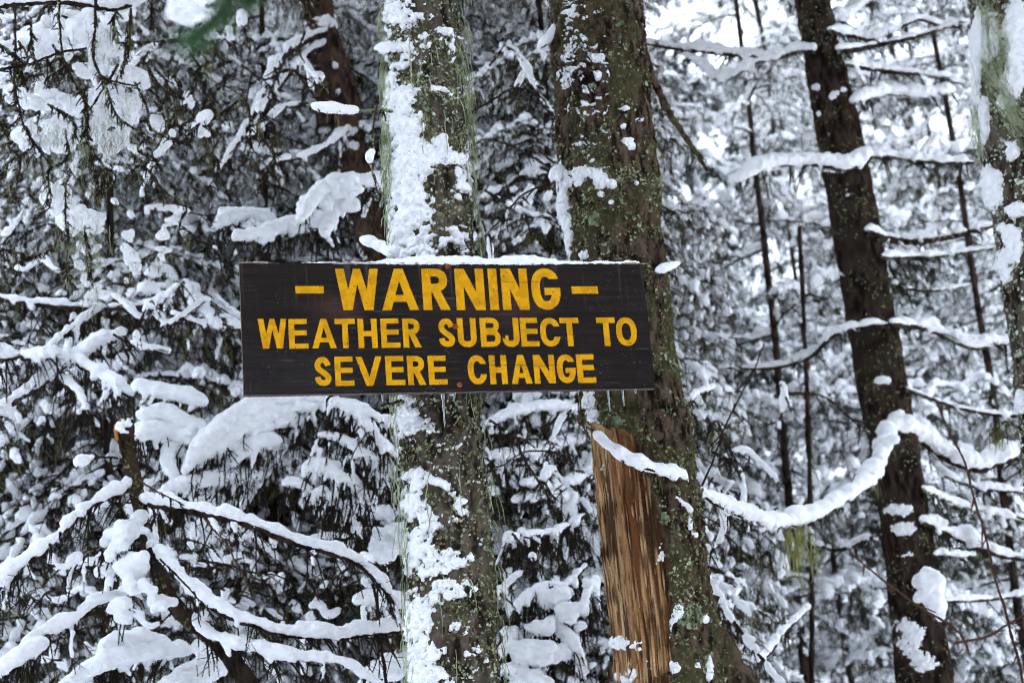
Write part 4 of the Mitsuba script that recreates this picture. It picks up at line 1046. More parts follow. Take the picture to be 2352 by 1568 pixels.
branch(numbered(kk + '__branch'), [(745, 108, 6.15), (712, 122, 6.05), (670, 160, 5.95), (636, 205, 5.9), (608, 250, 5.9), (560, 335, 5.9)], (18, 10), snow=[(0, 14), (.4, 16), (.7, 10), (1, 4)], twigs=20, lichen=60, seed=471, twig_snow=.4, twig_px=(20, 60), hang=.9)
branch(numbered(kk + '__branch'), [(800, 300, 6.1), (760, 330, 5.8), (700, 360, 5.7), (620, 372, 5.6)], (9, 5), snow=[(0, 16), (1, 12)], twigs=14, seed=472, twig_snow=.5, hang=.9)
kk, _ = build_plain_trunk('dark slender tree trunk between the sign tree and the stripped tree', [(1204, -60, 42), (1214, 100, 42), (1228, 200, 40), (1243, 400, 38), (1264, 600, 38), (1300, 900, 42), (1330, 1200, 44)], 7.2, 'mat_bark_dark', 12.0, 141, [(1215, 130, 14, 10, .5), (1240, 300, 10, 14, .5)])
for i, (w, sn) in enumerate([([(1226, 180, 7.1), (1190, 160, 7.0), (1165, 130, 6.9), (1150, 80, 6.8)], 8), ([(1222, 205, 7.1), (1150, 175, 6.8), (1080, 205, 6.5), (1040, 260, 6.4)], 16), ([(1245, 250, 7.1), (1190, 285, 6.7), (1120, 300, 6.5), (1075, 290, 6.4)], 20), ([(1248, 330, 7.1), (1170, 345, 6.7), (1090, 350, 6.5)], 22), ([(1255, 470, 7.1), (1180, 450, 6.6), (1110, 420, 6.4), (1080, 400, 6.3)], 16), ([(1262, 520, 7.1), (1200, 540, 6.8), (1130, 560, 6.6), (1090, 570, 6.5)], 18)]):
    branch(numbered(kk + '__branch'), w, (9, 5), snow=[(0, sn * .6), (.3, sn), (.9, sn), (1, 3)], twigs=22, seed=480 + i, twig_snow=.5, hang=.7, twig_px=(20, 60), needles=200)


# ------------------------------------------------------------------ the broken stem with snowy limbs, lower left
def build_snag():
    rng = np.random.default_rng(61)
    key = numbered('dead_snag')
    tag(key, 'broken dead stem with a snow capped top and snow loaded limbs, at the lower left', 'dead tree')
    Y = 4.35
    stem = np.array([(286, 968, 40), (292, 1020, 38), (300, 1064, 36), (320, 1159, 34), (335, 1234, 32), (352, 1284, 32), (382, 1359, 36), (425, 1414, 38), (480, 1454, 40), (530, 1510, 42), (580, 1590, 44), (600, 1680, 46)])
    P = spline(np.array([np.r_[at(u, v, Y + .0 * v), w / 2 * Y / F] for u, v, w in stem]), 160)
    gz = float(ground_z(P[-1, 0], P[-1, 1]))
    P = np.vstack([P, np.linspace(P[-1], [P[-1, 0] + .1, P[-1, 1] + .1, gz - .1, .06], 12)[1:]])
    m = len(P); a = np.arange(28) * 2 * np.pi / 28
    v, f = tubes(P[:, :3], P[:, 3], 28)
    v = v.reshape(m, 28, 3); c = P[:, None, :3]; n = unit(v - c)
    v = v + n * ((meshkit.fbm(v * np.array([80, 80, 40]), 3, 7) - .5) * .010)[..., None]
    v[0] += np.array([0, 0, 1.0]) * (.006 * rng.normal(size=(28, 1)))
    mb = MB().add(v.reshape(-1, 3), f)
    top = np.vstack([v[0], v[0].mean(0) - [0, 0, .008]]); mb.add(top, [(i, (i + 1) % 28, 28) for i in range(28)])
    obj(key + '__trunk', mb, 'mat_bark_dark', smooth=40)
    # torn orange wood on the left of the broken top
    ps = np.array([at(268, 975, Y - .012), at(266, 985, Y - .014), at(268, 1003, Y - .012), at(271, 1012, Y - .01)])
    v, f = tubes(spline(ps, 14), .0052, 7, .25, rng); obj(key + '__torn_wood', MB().add(v, f), 'mat_raw_orange', smooth=True, label='torn orange wood at the broken top')
    lumps(key + '__snow', [(287, 965, 20, 10, Y), (280, 975, 14, 12, Y - .02), (296, 972, 12, 10, Y - .02), (284, 985, 10, 10, Y - .03)], Y, 3, h=.004)
    p = P[rng.integers(0, 110, 500), :3]; nn = unit(rng.normal(size=(500, 3)) + [0, -1, 0]); r = np.interp(p[:, 2], P[::-1, 2], P[::-1, 3])
    v, f = flakes(p + nn * r[:, None], nn, rng.uniform(.004, .009, 500), rng); obj(key + '__lichen', MB().add(v, f), 'mat_lichen_olive', kind='stuff')
    B_ = lambda w, r, s, i, **k: branch(numbered(key + '__branch'), [(q[0], q[1], Y + (q[2] if len(q) > 2 else 0)) for q in w], r, snow=[(a, b * .82) for a, b in s], seed=500 + i, **{'twig_px': (18, 85), 'hang': .8, 'twig_snow': .3, 'lichen': 60, **k, 'twigs': int(k.get('twigs', 14) * 2.4)})
    B_([(318, 1152), (350, 1160, -.02), (400, 1168, -.06), (490, 1184, -.1), (575, 1204, -.12), (640, 1230, -.12), (700, 1254, -.1), (784, 1274, -.05), (840, 1305), (880, 1345), (920, 1400, .05)], (17, 8), [(0, 26), (.05, 34), (.12, 38), (.26, 34), (.30, 12), (.32, 30), (.4, 36), (.6, 34), (.75, 30), (.9, 24), (1, 8)], 1, width=1.0, twigs=26)
    B_([(300, 1120), (250, 1142, -.05), (195, 1172, -.1), (140, 1225, -.14), (95, 1265, -.15), (30, 1314, -.15), (-10, 1365, -.15), (-60, 1420, -.15)], (16, 8), [(0, 20), (.1, 36), (.25, 30), (.42, 34), (.44, 6), (.5, 4), (.54, 30), (.7, 40), (1, 30)], 2, width=1.0, twigs=22)
    B_([(345, 1345, .03), (270, 1374, 0), (215, 1390, -.03), (165, 1428, -.06), (115, 1450, -.08), (78, 1468, -.1), (60, 1500, -.1), (58, 1530, -.1)], (13, 6), [(0, 16), (.15, 30), (.5, 32), (.62, 46), (.85, 50), (1, 20)], 3, width=1.0)
    B_([(335, 1230), (365, 1270, -.05), (425, 1342, -.08), (500, 1400, -.1), (575, 1430, -.1), (650, 1456, -.08), (750, 1462, -.05), (800, 1460), (880, 1450, .05), (950, 1440, .08)], (15, 8), [(0, 10), (.06, 36), (.2, 52), (.4, 54), (.6, 44), (.85, 48), (1, 20)], 4, width=1.0, twigs=24)
    B_([(440, 1425), (480, 1462, -.05), (550, 1488, -.1), (650, 1512, -.12), (720, 1516, -.1), (784, 1524, -.1), (830, 1548, -.1), (900, 1600, -.1)], (14, 8), [(0, 14), (.1, 40), (.5, 46), (.7, 34), (1, 20)], 5, width=1.0, twigs=20)
    B_([(330, 1190), (300, 1228, -.06), (268, 1262, -.1), (250, 1290, -.1)], (9, 5), [(0, 20), (.4, 40), (1, 26)], 6, width=1.0, twigs=8)
    B_([(272, 1240, -.05), (240, 1254, -.07), (195, 1270, -.09), (160, 1300, -.1)], (6, 3), [(.1, 0), (.15, 30), (.3, 22), (.32, 0), (.72, 0), (.78, 30), (1, 18)], 7, twigs=6)
    # bare crossing twigs
    for i, w in enumerate(([(318, 1100, -.06), (370, 1132, -.1), (425, 1158, -.12)], [(250, 1206, -.09), (285, 1160, -.1), (335, 1112, -.11)], [(368, 1284, -.14), (435, 1349, -.18), (470, 1382, -.2), (508, 1422, -.2)], [(270, 1052, -.03), (240, 1050, -.06), (215, 1052, -.08), (175, 1068, -.1)], [(470, 1190, -.2), (525, 1255, -.25), (560, 1320, -.27), (580, 1360, -.28)])):
        branch(numbered(key + '__twig'), [(q[0], q[1], Y + q[2]) for q in w], (5, 2.5), snow=[(0, 0), (.6, 0), (.62, 14), (.95, 20), (1, 4)] if i == 3 else None, twigs=5, twig_px=(8, 26), seed=520 + i, bark='mat_twig_red' if i in (0, 4) else 'mat_twig')
    lumps(key + '__snow_001', [(288, 1222, 34, 22, Y - .1), (275, 1245, 22, 16, Y - .12), (325, 1215, 20, 12, Y - .05), (300, 1300, 38, 40, Y - .1), (285, 1340, 22, 18, Y - .12), (330, 1345, 22, 18, Y - .12), (365, 1385, 20, 20, Y - .1), (280, 1395, 22, 22, Y - .1), (345, 1245, 8, 13, Y - .06), (240, 1300, 20, 22, Y - .05), (285, 1400, 16, 34, Y - .08)], Y - .1, 5, h=.0055, label='rounded lumps of snow along the stem')
scene['mat_raw_orange'] = diffuse(rgb(0.42, 0.20, 0.06))
build_snag()


# ------------------------------------------------------------------ snow covered boughs behind and around it
def spray(name, label, ways, seed, Y, r=(8, 4), snow=40, width=1.6, twigs=14, group=None, extra=(), needles=300, twig_px=(24, 80), hang=.9, **k):
    """A bough of several side limbs that leave one another, each with its own snow."""
    key = numbered(name)
    tag(key, label, 'branch', group)
    for i, w in enumerate(ways):
        s = w[-1] if not isinstance(w[-1], tuple) else snow
        w = [q for q in w if isinstance(q, tuple)]
        branch(numbered(key + '__branch'), [(q[0], q[1], Y + (q[2] if len(q) > 2 else 0)) for q in w], r, snow=[(0, s * .35), (.12, s * .9), (.5, s), (.9, s * .85), (1, s * .3)], twigs=twigs, twig_px=twig_px, hang=hang, twig_snow=.45, seed=seed + i, width=width, needles=needles, lichen=30, beard=10, **k)
    if extra: lumps(key + '__snow', extra, Y, seed, h=.007)
    return key

spray('snowy_branch', 'broad sloping bough heaped with snow, under the lower left corner of the sign', [
    [(800, 850, .15), (742, 912), (690, 975), (650, 1030), (612, 1085), (580, 1124), (552, 1180), 6],
    [(735, 925, 0), (660, 928, -.05), (590, 942, -.1), (530, 975, -.15), (470, 1030, -.2), (425, 1085, -.22), 46],
    [(720, 945, 0), (640, 955, -.05), (565, 985, -.12), (500, 1030, -.18), (450, 1070, -.2), 50],
    [(690, 978, 0), (620, 985, -.05), (560, 1010, -.1), (500, 1060, -.15), 46],
    [(650, 1030, 0), (600, 1022, -.08), (560, 1040, -.12), (520, 1075, -.15), 30],
    [(600, 1095, 0), (540, 1105, -.1), (480, 1112, -.15), (420, 1120, -.2), (370, 1140, -.2), 34]], 600, 4.9, r=(14, 5), width=1.8, twigs=40)
spray('snowy_branch', 'snowy bough drooping between the red brown trunk and the left end of the sign', [
    [(905, 470, .3), (860, 430), (800, 428, -.1), (750, 440, -.2), (715, 470, -.25), (690, 510, -.3), 40],
    [(830, 430, 0), (790, 460, -.1), (760, 500, -.2), (745, 540, -.25), 34],
    [(760, 520, 0), (700, 520, -.1), (650, 528, -.2), (600, 545, -.3), (540, 545, -.35), 34],
    [(640, 540, 0), (590, 505, -.1), (540, 505, -.15), (500, 520, -.2), 30]], 620, 5.2, r=(10, 5), width=1.5, twigs=44, extra=[(790, 425, 40, 20, 5.0), (760, 440, 30, 26, 5.0), (735, 470, 26, 22, 4.98), (800, 465, 26, 18, 5.0), (660, 522, 44, 18, 5.0), (580, 512, 40, 14, 5.05), (720, 500, 20, 22, 4.98)])
spray('snowy_branch', 'white mounded bough low behind the foot of the sign tree, on its right', [
    [(1345, 1300, .2), (1290, 1360, .1), (1240, 1430, 0), (1190, 1510, -.1), (1165, 1600, -.1), 13],
    [(1300, 1350, .1), (1260, 1345, 0), (1220, 1360, -.05), (1180, 1400, -.1), 11],
    [(1230, 1440), (1180, 1460, -.1), (1150, 1500, -.15), 11],
    [(1250, 1420), (1290, 1440, -.05), (1320, 1480, -.1), (1335, 1530, -.1), 13],
    [(1350, 1180, .3), (1280, 1220, .2), (1200, 1230, 0), (1165, 1235, -.05), 13],
    [(1370, 1330, .1), (1345, 1370, .0), (1340, 1420, 0), 11]], 640, 5.0, r=(9, 5), width=1.0, twigs=70, extra=[
    (1275, 1372, 26, 22, 4.95), (1300, 1405, 22, 24, 4.92), (1240, 1440, 34, 20, 4.9), (1205, 1490, 36, 24, 4.88), (1240, 1500, 30, 26, 4.86), (1180, 1540, 34, 22, 4.85), (1225, 1560, 34, 26, 4.85), (1290, 1500, 20, 24, 4.9), (1345, 1345, 12, 26, 5.0), (1335, 1440, 14, 22, 4.95), (1320, 1560, 20, 14, 4.9), (1165, 1450, 18, 12, 4.9), (1250, 1380, 18, 12, 4.95), (1160, 1500, 16, 14, 4.9)])
spray('snowy_branch', 'snowy twiggy bough in the gap between the sign tree and the bare wood', [
    [(1390, 930, .3), (1330, 945, .1), (1260, 938, 0), (1180, 950, -.1), (1120, 975, -.15), 22],
    [(1350, 1010, .3), (1290, 1020, .1), (1240, 1040, 0), (1170, 1045, -.1), (1120, 1050, -.15), 26],
    [(1360, 1080, .3), (1310, 1110, .1), (1260, 1120, 0), (1200, 1110, -.1), 20],
    [(1350, 1160, .3), (1300, 1150, .1), (1240, 1140, 0), (1180, 1150, -.1), 20],
    [(1370, 1280, .3), (1330, 1220, .2), (1310, 1180, .1), (1320, 1130, .1), 26]], 660, 5.6, r=(7, 4), width=1.2, twigs=34, needles=700)
spray('snowy_branch', 'large cushions of snow on a bough low at the left of the sign tree', [
    [(955, 1215, .2), (915, 1230, .1), (880, 1250), (862, 1290, -.05), 36],
    [(960, 1400, .1), (925, 1392, 0), (880, 1385, -.1), (820, 1380, -.2), 34],
    [(960, 1530, .1), (915, 1530, 0), (870, 1545, -.1), (840, 1580, -.15), 36],
    [(930, 1120, .2), (890, 1080, .1), (860, 1050, 0), (830, 1010, -.1), 40],
    [(940, 1040, .2), (900, 1010, .1), (860, 990, 0), (810, 985, -.1), 30],
    [(900, 1190, .2), (840, 1180, .1), (780, 1170, 0), (720, 1150, 0), 30]], 680, 5.0, r=(8, 4), width=1.4, twigs=44, needles=400, extra=[(905, 1245, 34, 24, 4.9), (885, 1270, 30, 20, 4.9), (900, 1530, 44, 26, 4.85), (860, 1545, 24, 20, 4.85), (905, 1075, 26, 26, 5.0), (875, 1045, 24, 18, 5.0), (760, 1170, 40, 16, 5.0)])
spray('snowy_branch', 'wide snow mound on a bough at the bottom edge, left of the broken stem', [
    [(430, 1500, .1), (340, 1510, 0), (250, 1530, -.1), (170, 1570, -.15), (120, 1620, -.2), 44],
    [(380, 1490, .1), (310, 1480, 0), (240, 1490, -.1), 40],
    [(500, 1540, .1), (440, 1570, 0), (380, 1600, -.1), 56],
    [(100, 1480, -.3), (60, 1500, -.35), (20, 1525, -.4), (-20, 1550, -.4), 18]], 700, 4.5, r=(9, 5), width=1.7, twigs=36)


# ------------------------------------------------------------------ the dead hanging twigs of the upper left
def build_hanging_twigs():
    rng = np.random.default_rng(71)
    key = numbered('snowy_branch')
    tag(key, 'dead bough of dark hanging twigs and thick snow clumps, in the upper left corner', 'branch')
    Y = 4.15
    def B_(w, r, s=None, i=0, **k):
        return branch(numbered(key + '__branch'), [(q[0], q[1], Y + (q[2] if len(q) > 2 else 0)) for q in w], r, snow=s, seed=720 + i, **{'twigs': 10, 'twig_px': (10, 45), 'hang': .35, 'lichen': 60, 'twig_mat': 'mat_twig', **k})
    B_([(-60, 30), (0, 14), (70, 5), (160, 2), (250, 18), (300, 10), (360, -30)], (18, 14), [(0, 20), (.35, 26), (.6, 20), (.75, 40), (1, 24)], 1, width=1.6)
    B_([(-60, 180, -.1), (10, 160, -.1), (70, 150, -.1), (140, 128, -.1), (200, 120, -.1)], (9, 5), None, 2)
    hang = [([(34, 10), (35, 90), (36, 200), (58, 290), (90, 340), (130, 390)], 6), ([(135, -10), (135, 60), (140, 120), (155, 160), (180, 205), (205, 215)], 6), ([(218, -10), (220, 60), (216, 130), (235, 180), (270, 195), (310, 202), (325, 195)], 7),
            ([(300, 20), (295, 70), (288, 130), (270, 178)], 5), ([(350, -20), (348, 50), (352, 70)], 4), ([(110, 240), (160, 268), (175, 300), (165, 315)], 4), ([(235, 180), (265, 260), (300, 290), (345, 318)], 6), ([(300, 350), (320, 370), (345, 400), (362, 430), (380, 465)], 5),
            ([(200, 215), (195, 280), (205, 340), (220, 400), (215, 425)], 6), ([(150, 300), (155, 360), (110, 390), (112, 440), (108, 470), (85, 490)], 5), ([(240, 380), (232, 430), (225, 440)], 3.5), ([(60, 290), (75, 330), (55, 350), (20, 370), (5, 410)], 5), ([(70, 40), (75, 120), (90, 150)], 4), ([(100, 170), (60, 175), (35, 160)], 4),
            ([(180, 205), (200, 240), (198, 290), (190, 310)], 5), ([(150, 420), (152, 480), (160, 560), (158, 620), (170, 660)], 4), ([(195, 520), (205, 590), (212, 650)], 4), ([(0, 570), (40, 580), (80, 585), (120, 570)], 3.5), ([(310, 190), (340, 250), (345, 290), (390, 315), (435, 330)], 4), ([(270, 100, -.05), (340, 95, -.05), (420, 90, 0)], 4), ([(-20, 90), (25, 120), (60, 145)], 5)]
    for i, (w, r) in enumerate(hang):
        B_([(q[0], q[1], -.07) for q in w], (r * .95, r * .6), None, 10 + i, twigs=34, twig_px=(7, 24), lichen=70, beard=4)
    for i in range(52):
        u0, v0 = rng.uniform(-20, 700), rng.uniform(-40, 420)
        if u0 > 380: v0 *= .8
        yy = rng.uniform(-.05, .9); L = rng.uniform(60, 190); w = [(u0, v0, yy)]
        for q in range(4):
            w.append((w[-1][0] + rng.normal() * 16 + rng.normal() * .12 * L, w[-1][1] + L / 4, yy))
        sn = None
        if rng.random() < .45:
            c = rng.uniform(.05, .5); sn = [(c, 0)] + [(c + .05 * (j + 1), rng.uniform(3, 26)) for j in range(int(rng.integers(2, 8)))]; sn.append((sn[-1][0] + .04, 0))
        B_(w, (5.5, 2.5), sn, 60 + i, twigs=20, twig_px=(7, 26), lichen=40, beard=8)
    big = [(100, 85, 46, 40), (70, 110, 36, 34), (150, 60, 30, 20), (195, 60, 38, 42), (190, 85, 30, 22), (228, 90, 34, 46), (250, 60, 18, 30), (20, 112, 30, 22), (20, 165, 20, 12), (24, 215, 15, 30), (110, 225, 58, 20), (80, 235, 30, 18), (170, 228, 40, 18), (190, 165, 26, 20), (240, 230, 50, 34), (225, 270, 40, 30), (60, 310, 28, 26), (130, 290, 52, 26), (200, 290, 40, 40), (285, 255, 32, 26), (280, 290, 24, 24), (320, 338, 26, 13), (358, 288, 20, 22), (250, 330, 30, 24), (130, 330, 40, 20), (160, 255, 40, 14), (15, 35, 24, 10), (260, 5, 40, 12)]
    big += [(rng.uniform(-10, 330), rng.uniform(20, 330), rng.uniform(14, 36), rng.uniform(10, 24)) for _ in range(34)]
    lumps(key + '__snow', big, Y + .16, 75, h=.0055, dY=.07)
    low = [(135, 460, 28, 40), (115, 440, 14, 22), (190, 500, 46, 26), (225, 520, 16, 20), (160, 520, 26, 18), (15, 532, 12, 10), (48, 612, 15, 9), (300, 542, 15, 12), (298, 590, 18, 18), (372, 540, 18, 14), (405, 508, 16, 12), (372, 582, 12, 20), (378, 520, 10, 22), (222, 672, 20, 20), (215, 690, 12, 14), (340, 486, 8, 10), (200, 570, 10, 40), (180, 590, 12, 44), (225, 585, 10, 36), (310, 615, 14, 16), (195, 640, 12, 26), (458, 300, 18, 16)]
    lumps(key + '__snow_001', low, Y + .05, 76, h=.005, dY=.03)
    # veils of pale lichen threads below the clumps
    mb = MB()
    for (u, v, su, L, m) in ((200, 320, 60, 70, 300), (120, 380, 60, 70, 220), (260, 300, 40, 60, 200), (190, 540, 34, 90, 300), (110, 300, 40, 40, 120), (230, 90, 30, 40, 100), (215, 690, 12, 26, 90), (375, 600, 12, 34, 80), (300, 610, 16, 30, 80), (180, 620, 20, 60, 120), (300, 230, 20, 40, 80)):
        m = int(m * .45)
        p0 = np.array([at(u + rng.normal() * su, v + rng.normal() * 26, Y + rng.normal() * .05) for _ in range(m)])
        a, f = strands(p0, rng.normal(size=(m, 3)) * .008, rng.uniform(.2, .9, m) * L * Y / F, rng, .0006, wig=.24); mb.add(a, f)
    obj(key + '__hanging_lichen', mb, 'mat_beard_grey', kind='stuff')
scene['mat_beard_grey'] = diffuse(proc(t_mottle((0.14, 0.15, 0.09), (0.40, 0.42, 0.30), 25.0)))
build_hanging_twigs()


# ------------------------------------------------------------------ the blurred green pine spray close to the camera, top left
def build_pine_spray():
    rng = np.random.default_rng(81)
    key = numbered('pine_branch')
    tag(key, 'blurred green needled pine spray with a white snow clump, at the top edge', 'branch')
    Y = 1.7
    stem = spline(np.array([at(590, -120, Y), at(550, -40, Y), at(515, 20, Y), at(475, 66, Y), at(440, 92, Y)]), 30)
    v, f = tubes(stem, np.linspace(.004, .0018, 30), 7); obj(key + '__limb', MB().add(v, f), 'mat_twig', smooth=True)
    i = rng.integers(8, 30, 420); d0 = unit(np.gradient(stem, axis=0)[i])
    d = unit(d0 * .6 + rng.normal(size=(420, 3)) * .6 + [0, 0, -.1])
    v, f = blades(stem[i], d, rng.uniform(.026, .046, 420), np.full(420, .0011), rng)
    st2 = spline(np.array([at(520, -40, Y), at(545, -15, Y), at(565, 5, Y)]), 12); i = rng.integers(0, 12, 300)
    v2, f2 = blades(st2[i], unit(np.array([1, 0, -.4]) + rng.normal(size=(300, 3)) * .5), rng.uniform(.016, .030, 300), np.full(300, .0016), rng)
    obj(key + '__needles', MB().add(v, f).add(v2, f2), 'mat_needle_green', kind='stuff')
    lumps(key + '__snow', [(430, 20, 36, 34, Y + .1), (410, -10, 26, 30, Y + .1), (455, -5, 30, 28, Y + .1), (440, 44, 20, 14, Y + .1), (470, -40, 40, 26, Y + .1)], Y, 9, h=.003, dY=.01, k=.006)
build_pine_spray()


# ------------------------------------------------------------------ saplings and bare stems, lower right
def build_stems():
    rng = np.random.default_rng(91)
    for label, w, r, Y, bark, tw in (
            ('thin straight dark sapling standing left of the dark snowy spruce', [(1835, 520), (1845, 700), (1855, 900), (1862, 1100), (1866, 1300), (1866, 1568), (1868, 1720), (1868, 2100)], (10, 15), 7.4, 'mat_bark_dark', 18),
            ('bare reddish stem crossing in front of the dark spruce at the lower right', [(1950, 1265), (2000, 1310), (2060, 1360), (2120, 1402), (2180, 1440), (2205, 1475), (2215, 1500)], (4, 6), 4.7, 'mat_twig_red', 6),
            ('long bare reddish stem leaning at the far right below the level limbs', [(2150, 920), (2180, 990), (2215, 1060), (2235, 1140), (2262, 1230), (2290, 1340), (2318, 1440), (2345, 1568), (2365, 1680)], (4, 7), 4.6, 'mat_twig_red', 8),
            ('short bare red twig rising to the right at the lower right corner', [(2190, 1478), (2260, 1462), (2310, 1435), (2370, 1400)], (6, 5), 4.5, 'mat_twig_red', 3),
            ('thin dark stem arching up beside the right edge of the stripped tree', [(1755, 790), (1730, 850), (1690, 930), (1660, 990), (1635, 1060), (1605, 1130)], (3, 5), 4.3, 'mat_twig', 6),
            ('bare brown stem at the bottom of the picture left of the sign tree', [(855, 1340), (866, 1400), (872, 1480), (880, 1568), (884, 1700)], (7, 9), 4.4, 'mat_twig', 5)):
        key = numbered('sapling'); tag(key, label, 'stem')
        branch(key + '__stem', [(q[0], q[1], Y) for q in w], r, snow=None, twigs=tw, twig_px=(16, 60), hang=.1, seed=int(w[0][0]), bark=bark, twig_mat=bark)
build_stems()


spray('snowy_branch', 'dark horizontal limb thinly lined with snow, left of the sign', [
    [(-30, 684), (60, 696), (150, 704), (240, 708), (350, 702), (440, 716), 13],
    [(240, 708), (200, 730, -.05), (150, 770, -.1), (110, 800, -.1), 14],
    [(350, 702), (390, 680, -.05), (420, 650, -.1), 18]], 820, 5.1, r=(13, 7), width=1.0, twigs=26, needles=80)
spray('snowy_branch', 'slanting limb with a long snow loaf at the left edge, above the broken stem', [
    [(-40, 985), (30, 925), (100, 880), (170, 830), (235, 790), (290, 760), 46],
    [(165, 826), (220, 858, -.05), (270, 888, -.1), (310, 912, -.1), 30],
    [(-30, 830), (40, 822), (110, 820, -.05), (140, 812, -.05), 40],
    [(130, 865), (180, 905, -.05), (200, 940, -.1), 16]], 830, 5.0, r=(14, 6), width=1.0, twigs=26, needles=80)
spray('snowy_branch', 'pale snow shelf on a bough just right of the broken stem', [
    [(480, 1000), (430, 985), (380, 968), (325, 955, -.05), 44],
    [(460, 1030), (410, 1010), (350, 1000, -.05), (318, 1004, -.1), 40],
    [(440, 1060), (400, 1030), (385, 1060, -.05), (405, 1110, -.05), 16],
    [(470, 930), (420, 915), (370, 905), (310, 890), 30]], 840, 4.75, r=(8, 5), width=1.4, twigs=26, needles=80)
spray('snowy_branch', 'snow tipped twiggy bough below the left half of the sign, beside the sign tree', [
    [(905, 985, .1), (860, 960), (800, 935), (760, 925), 22],
    [(930, 1090, .1), (870, 1010), (820, 960), (790, 935), 22],
    [(900, 1100, .1), (840, 1050), (780, 1010), (730, 1000), 30],
    [(860, 1160, .1), (800, 1110), (740, 1080), (700, 1075), 34],
    [(820, 1210, .1), (760, 1150), (700, 1120), (650, 1110), 26]], 850, 4.7, r=(7, 4), width=1.0, twigs=44, needles=80, hang=1.2)


def build_twig_sprays():
    rng = np.random.default_rng(95)
    for label, boxes, m in (
            ('dark bare twig spray crossing the snowy thicket at the left edge, above the slanting limb', (0, 480, 420, 800), 12),
            ('dark bare twig spray crossing the snow left of the red brown trunk', (330, 720, 60, 420), 12),
            ('tangle of thin dark twigs under the long limbs of the broken stem', (380, 860, 1180, 1420), 16),
            ('thin dark twigs arching in the gap between sign tree and bare wood', (1110, 1330, 940, 1330), 12),
            ('thin dark twigs crossing above the sign between the sign tree and the stripped tree', (1090, 1270, 120, 540), 9),
            ('thin dark twigs at the lower left edge, beneath the sagging snowy limb', (0, 320, 1240, 1540), 9),
            ('thin dark twigs beside the right edge of the stripped tree, below the sign', (1600, 1800, 860, 1180), 10)):
        key = numbered('twig_spray'); tag(key, label, 'twigs')
        x0, x1, y0, y1 = boxes
        for i in range(m):
            u, v = rng.uniform(x0, x1), rng.uniform(y0, y1); Y = rng.uniform(4.55, 5.4)
            ang = rng.uniform(-.5, 1.2) * (1 if rng.random() < .6 else -1); L = rng.uniform(90, 260)
            w = [(u, v, Y)]; a = ang
            for q in range(4):
                a += rng.normal() * .22 + .10 * np.sign(ang)
                w.append((w[-1][0] + np.cos(a) * L / 4 * (1 if ang > 0 else -1), w[-1][1] + abs(np.sin(a)) * L / 4 * np.sign(rng.random() - .2), Y + rng.normal() * .03))
            sn = [(0, 0), (.3, rng.uniform(3, 9)), (.5, rng.uniform(6, 13)), (.7, rng.uniform(2, 8)), (.8, 0)] if rng.random() < .5 else None
            branch(numbered(key + '__branch'), w, (5.5, 2.5), snow=sn, twigs=13, twig_px=(14, 55), hang=.35, seed=8500 + int(u) + i, lichen=14, twig_snow=.12)
build_twig_sprays()


# ------------------------------------------------------------------ a leaning mossy log behind the stripped tree
key = numbered('fallen_log'); tag(key, 'dark mossy log leaning behind the foot of the stripped tree, at the bottom edge', 'log')
branch(key + '__log', [(1470, 1215, 4.5), (1573, 1392, 4.65), (1668, 1552, 4.8), (1770, 1720, 4.95), (2000, 2150, 5.3)], (112, 150), snow=None, twigs=10, twig_px=(10, 30), lichen=900, seed=811, bark='mat_bark_moss')
key = numbered('snowy_branch'); tag(key, 'thin snow lined branch slanting down beside the leaning mossy log', 'branch')
branch(numbered(key + '__branch'), [(1640, 1350, 5.2), (1668, 1405, 5.2), (1715, 1470, 5.2), (1760, 1530, 5.2), (1820, 1610, 5.2)], (8, 8), snow=[(0, 10), (.3, 22), (.7, 20), (1, 18)], twigs=10, seed=812)
branch(numbered(key + '__branch'), [(1860, 1395, 5.6), (1800, 1450, 5.5), (1760, 1500, 5.4), (1735, 1520, 5.3)], (6, 5), snow=[(0, 14), (1, 16)], twigs=8, seed=813)


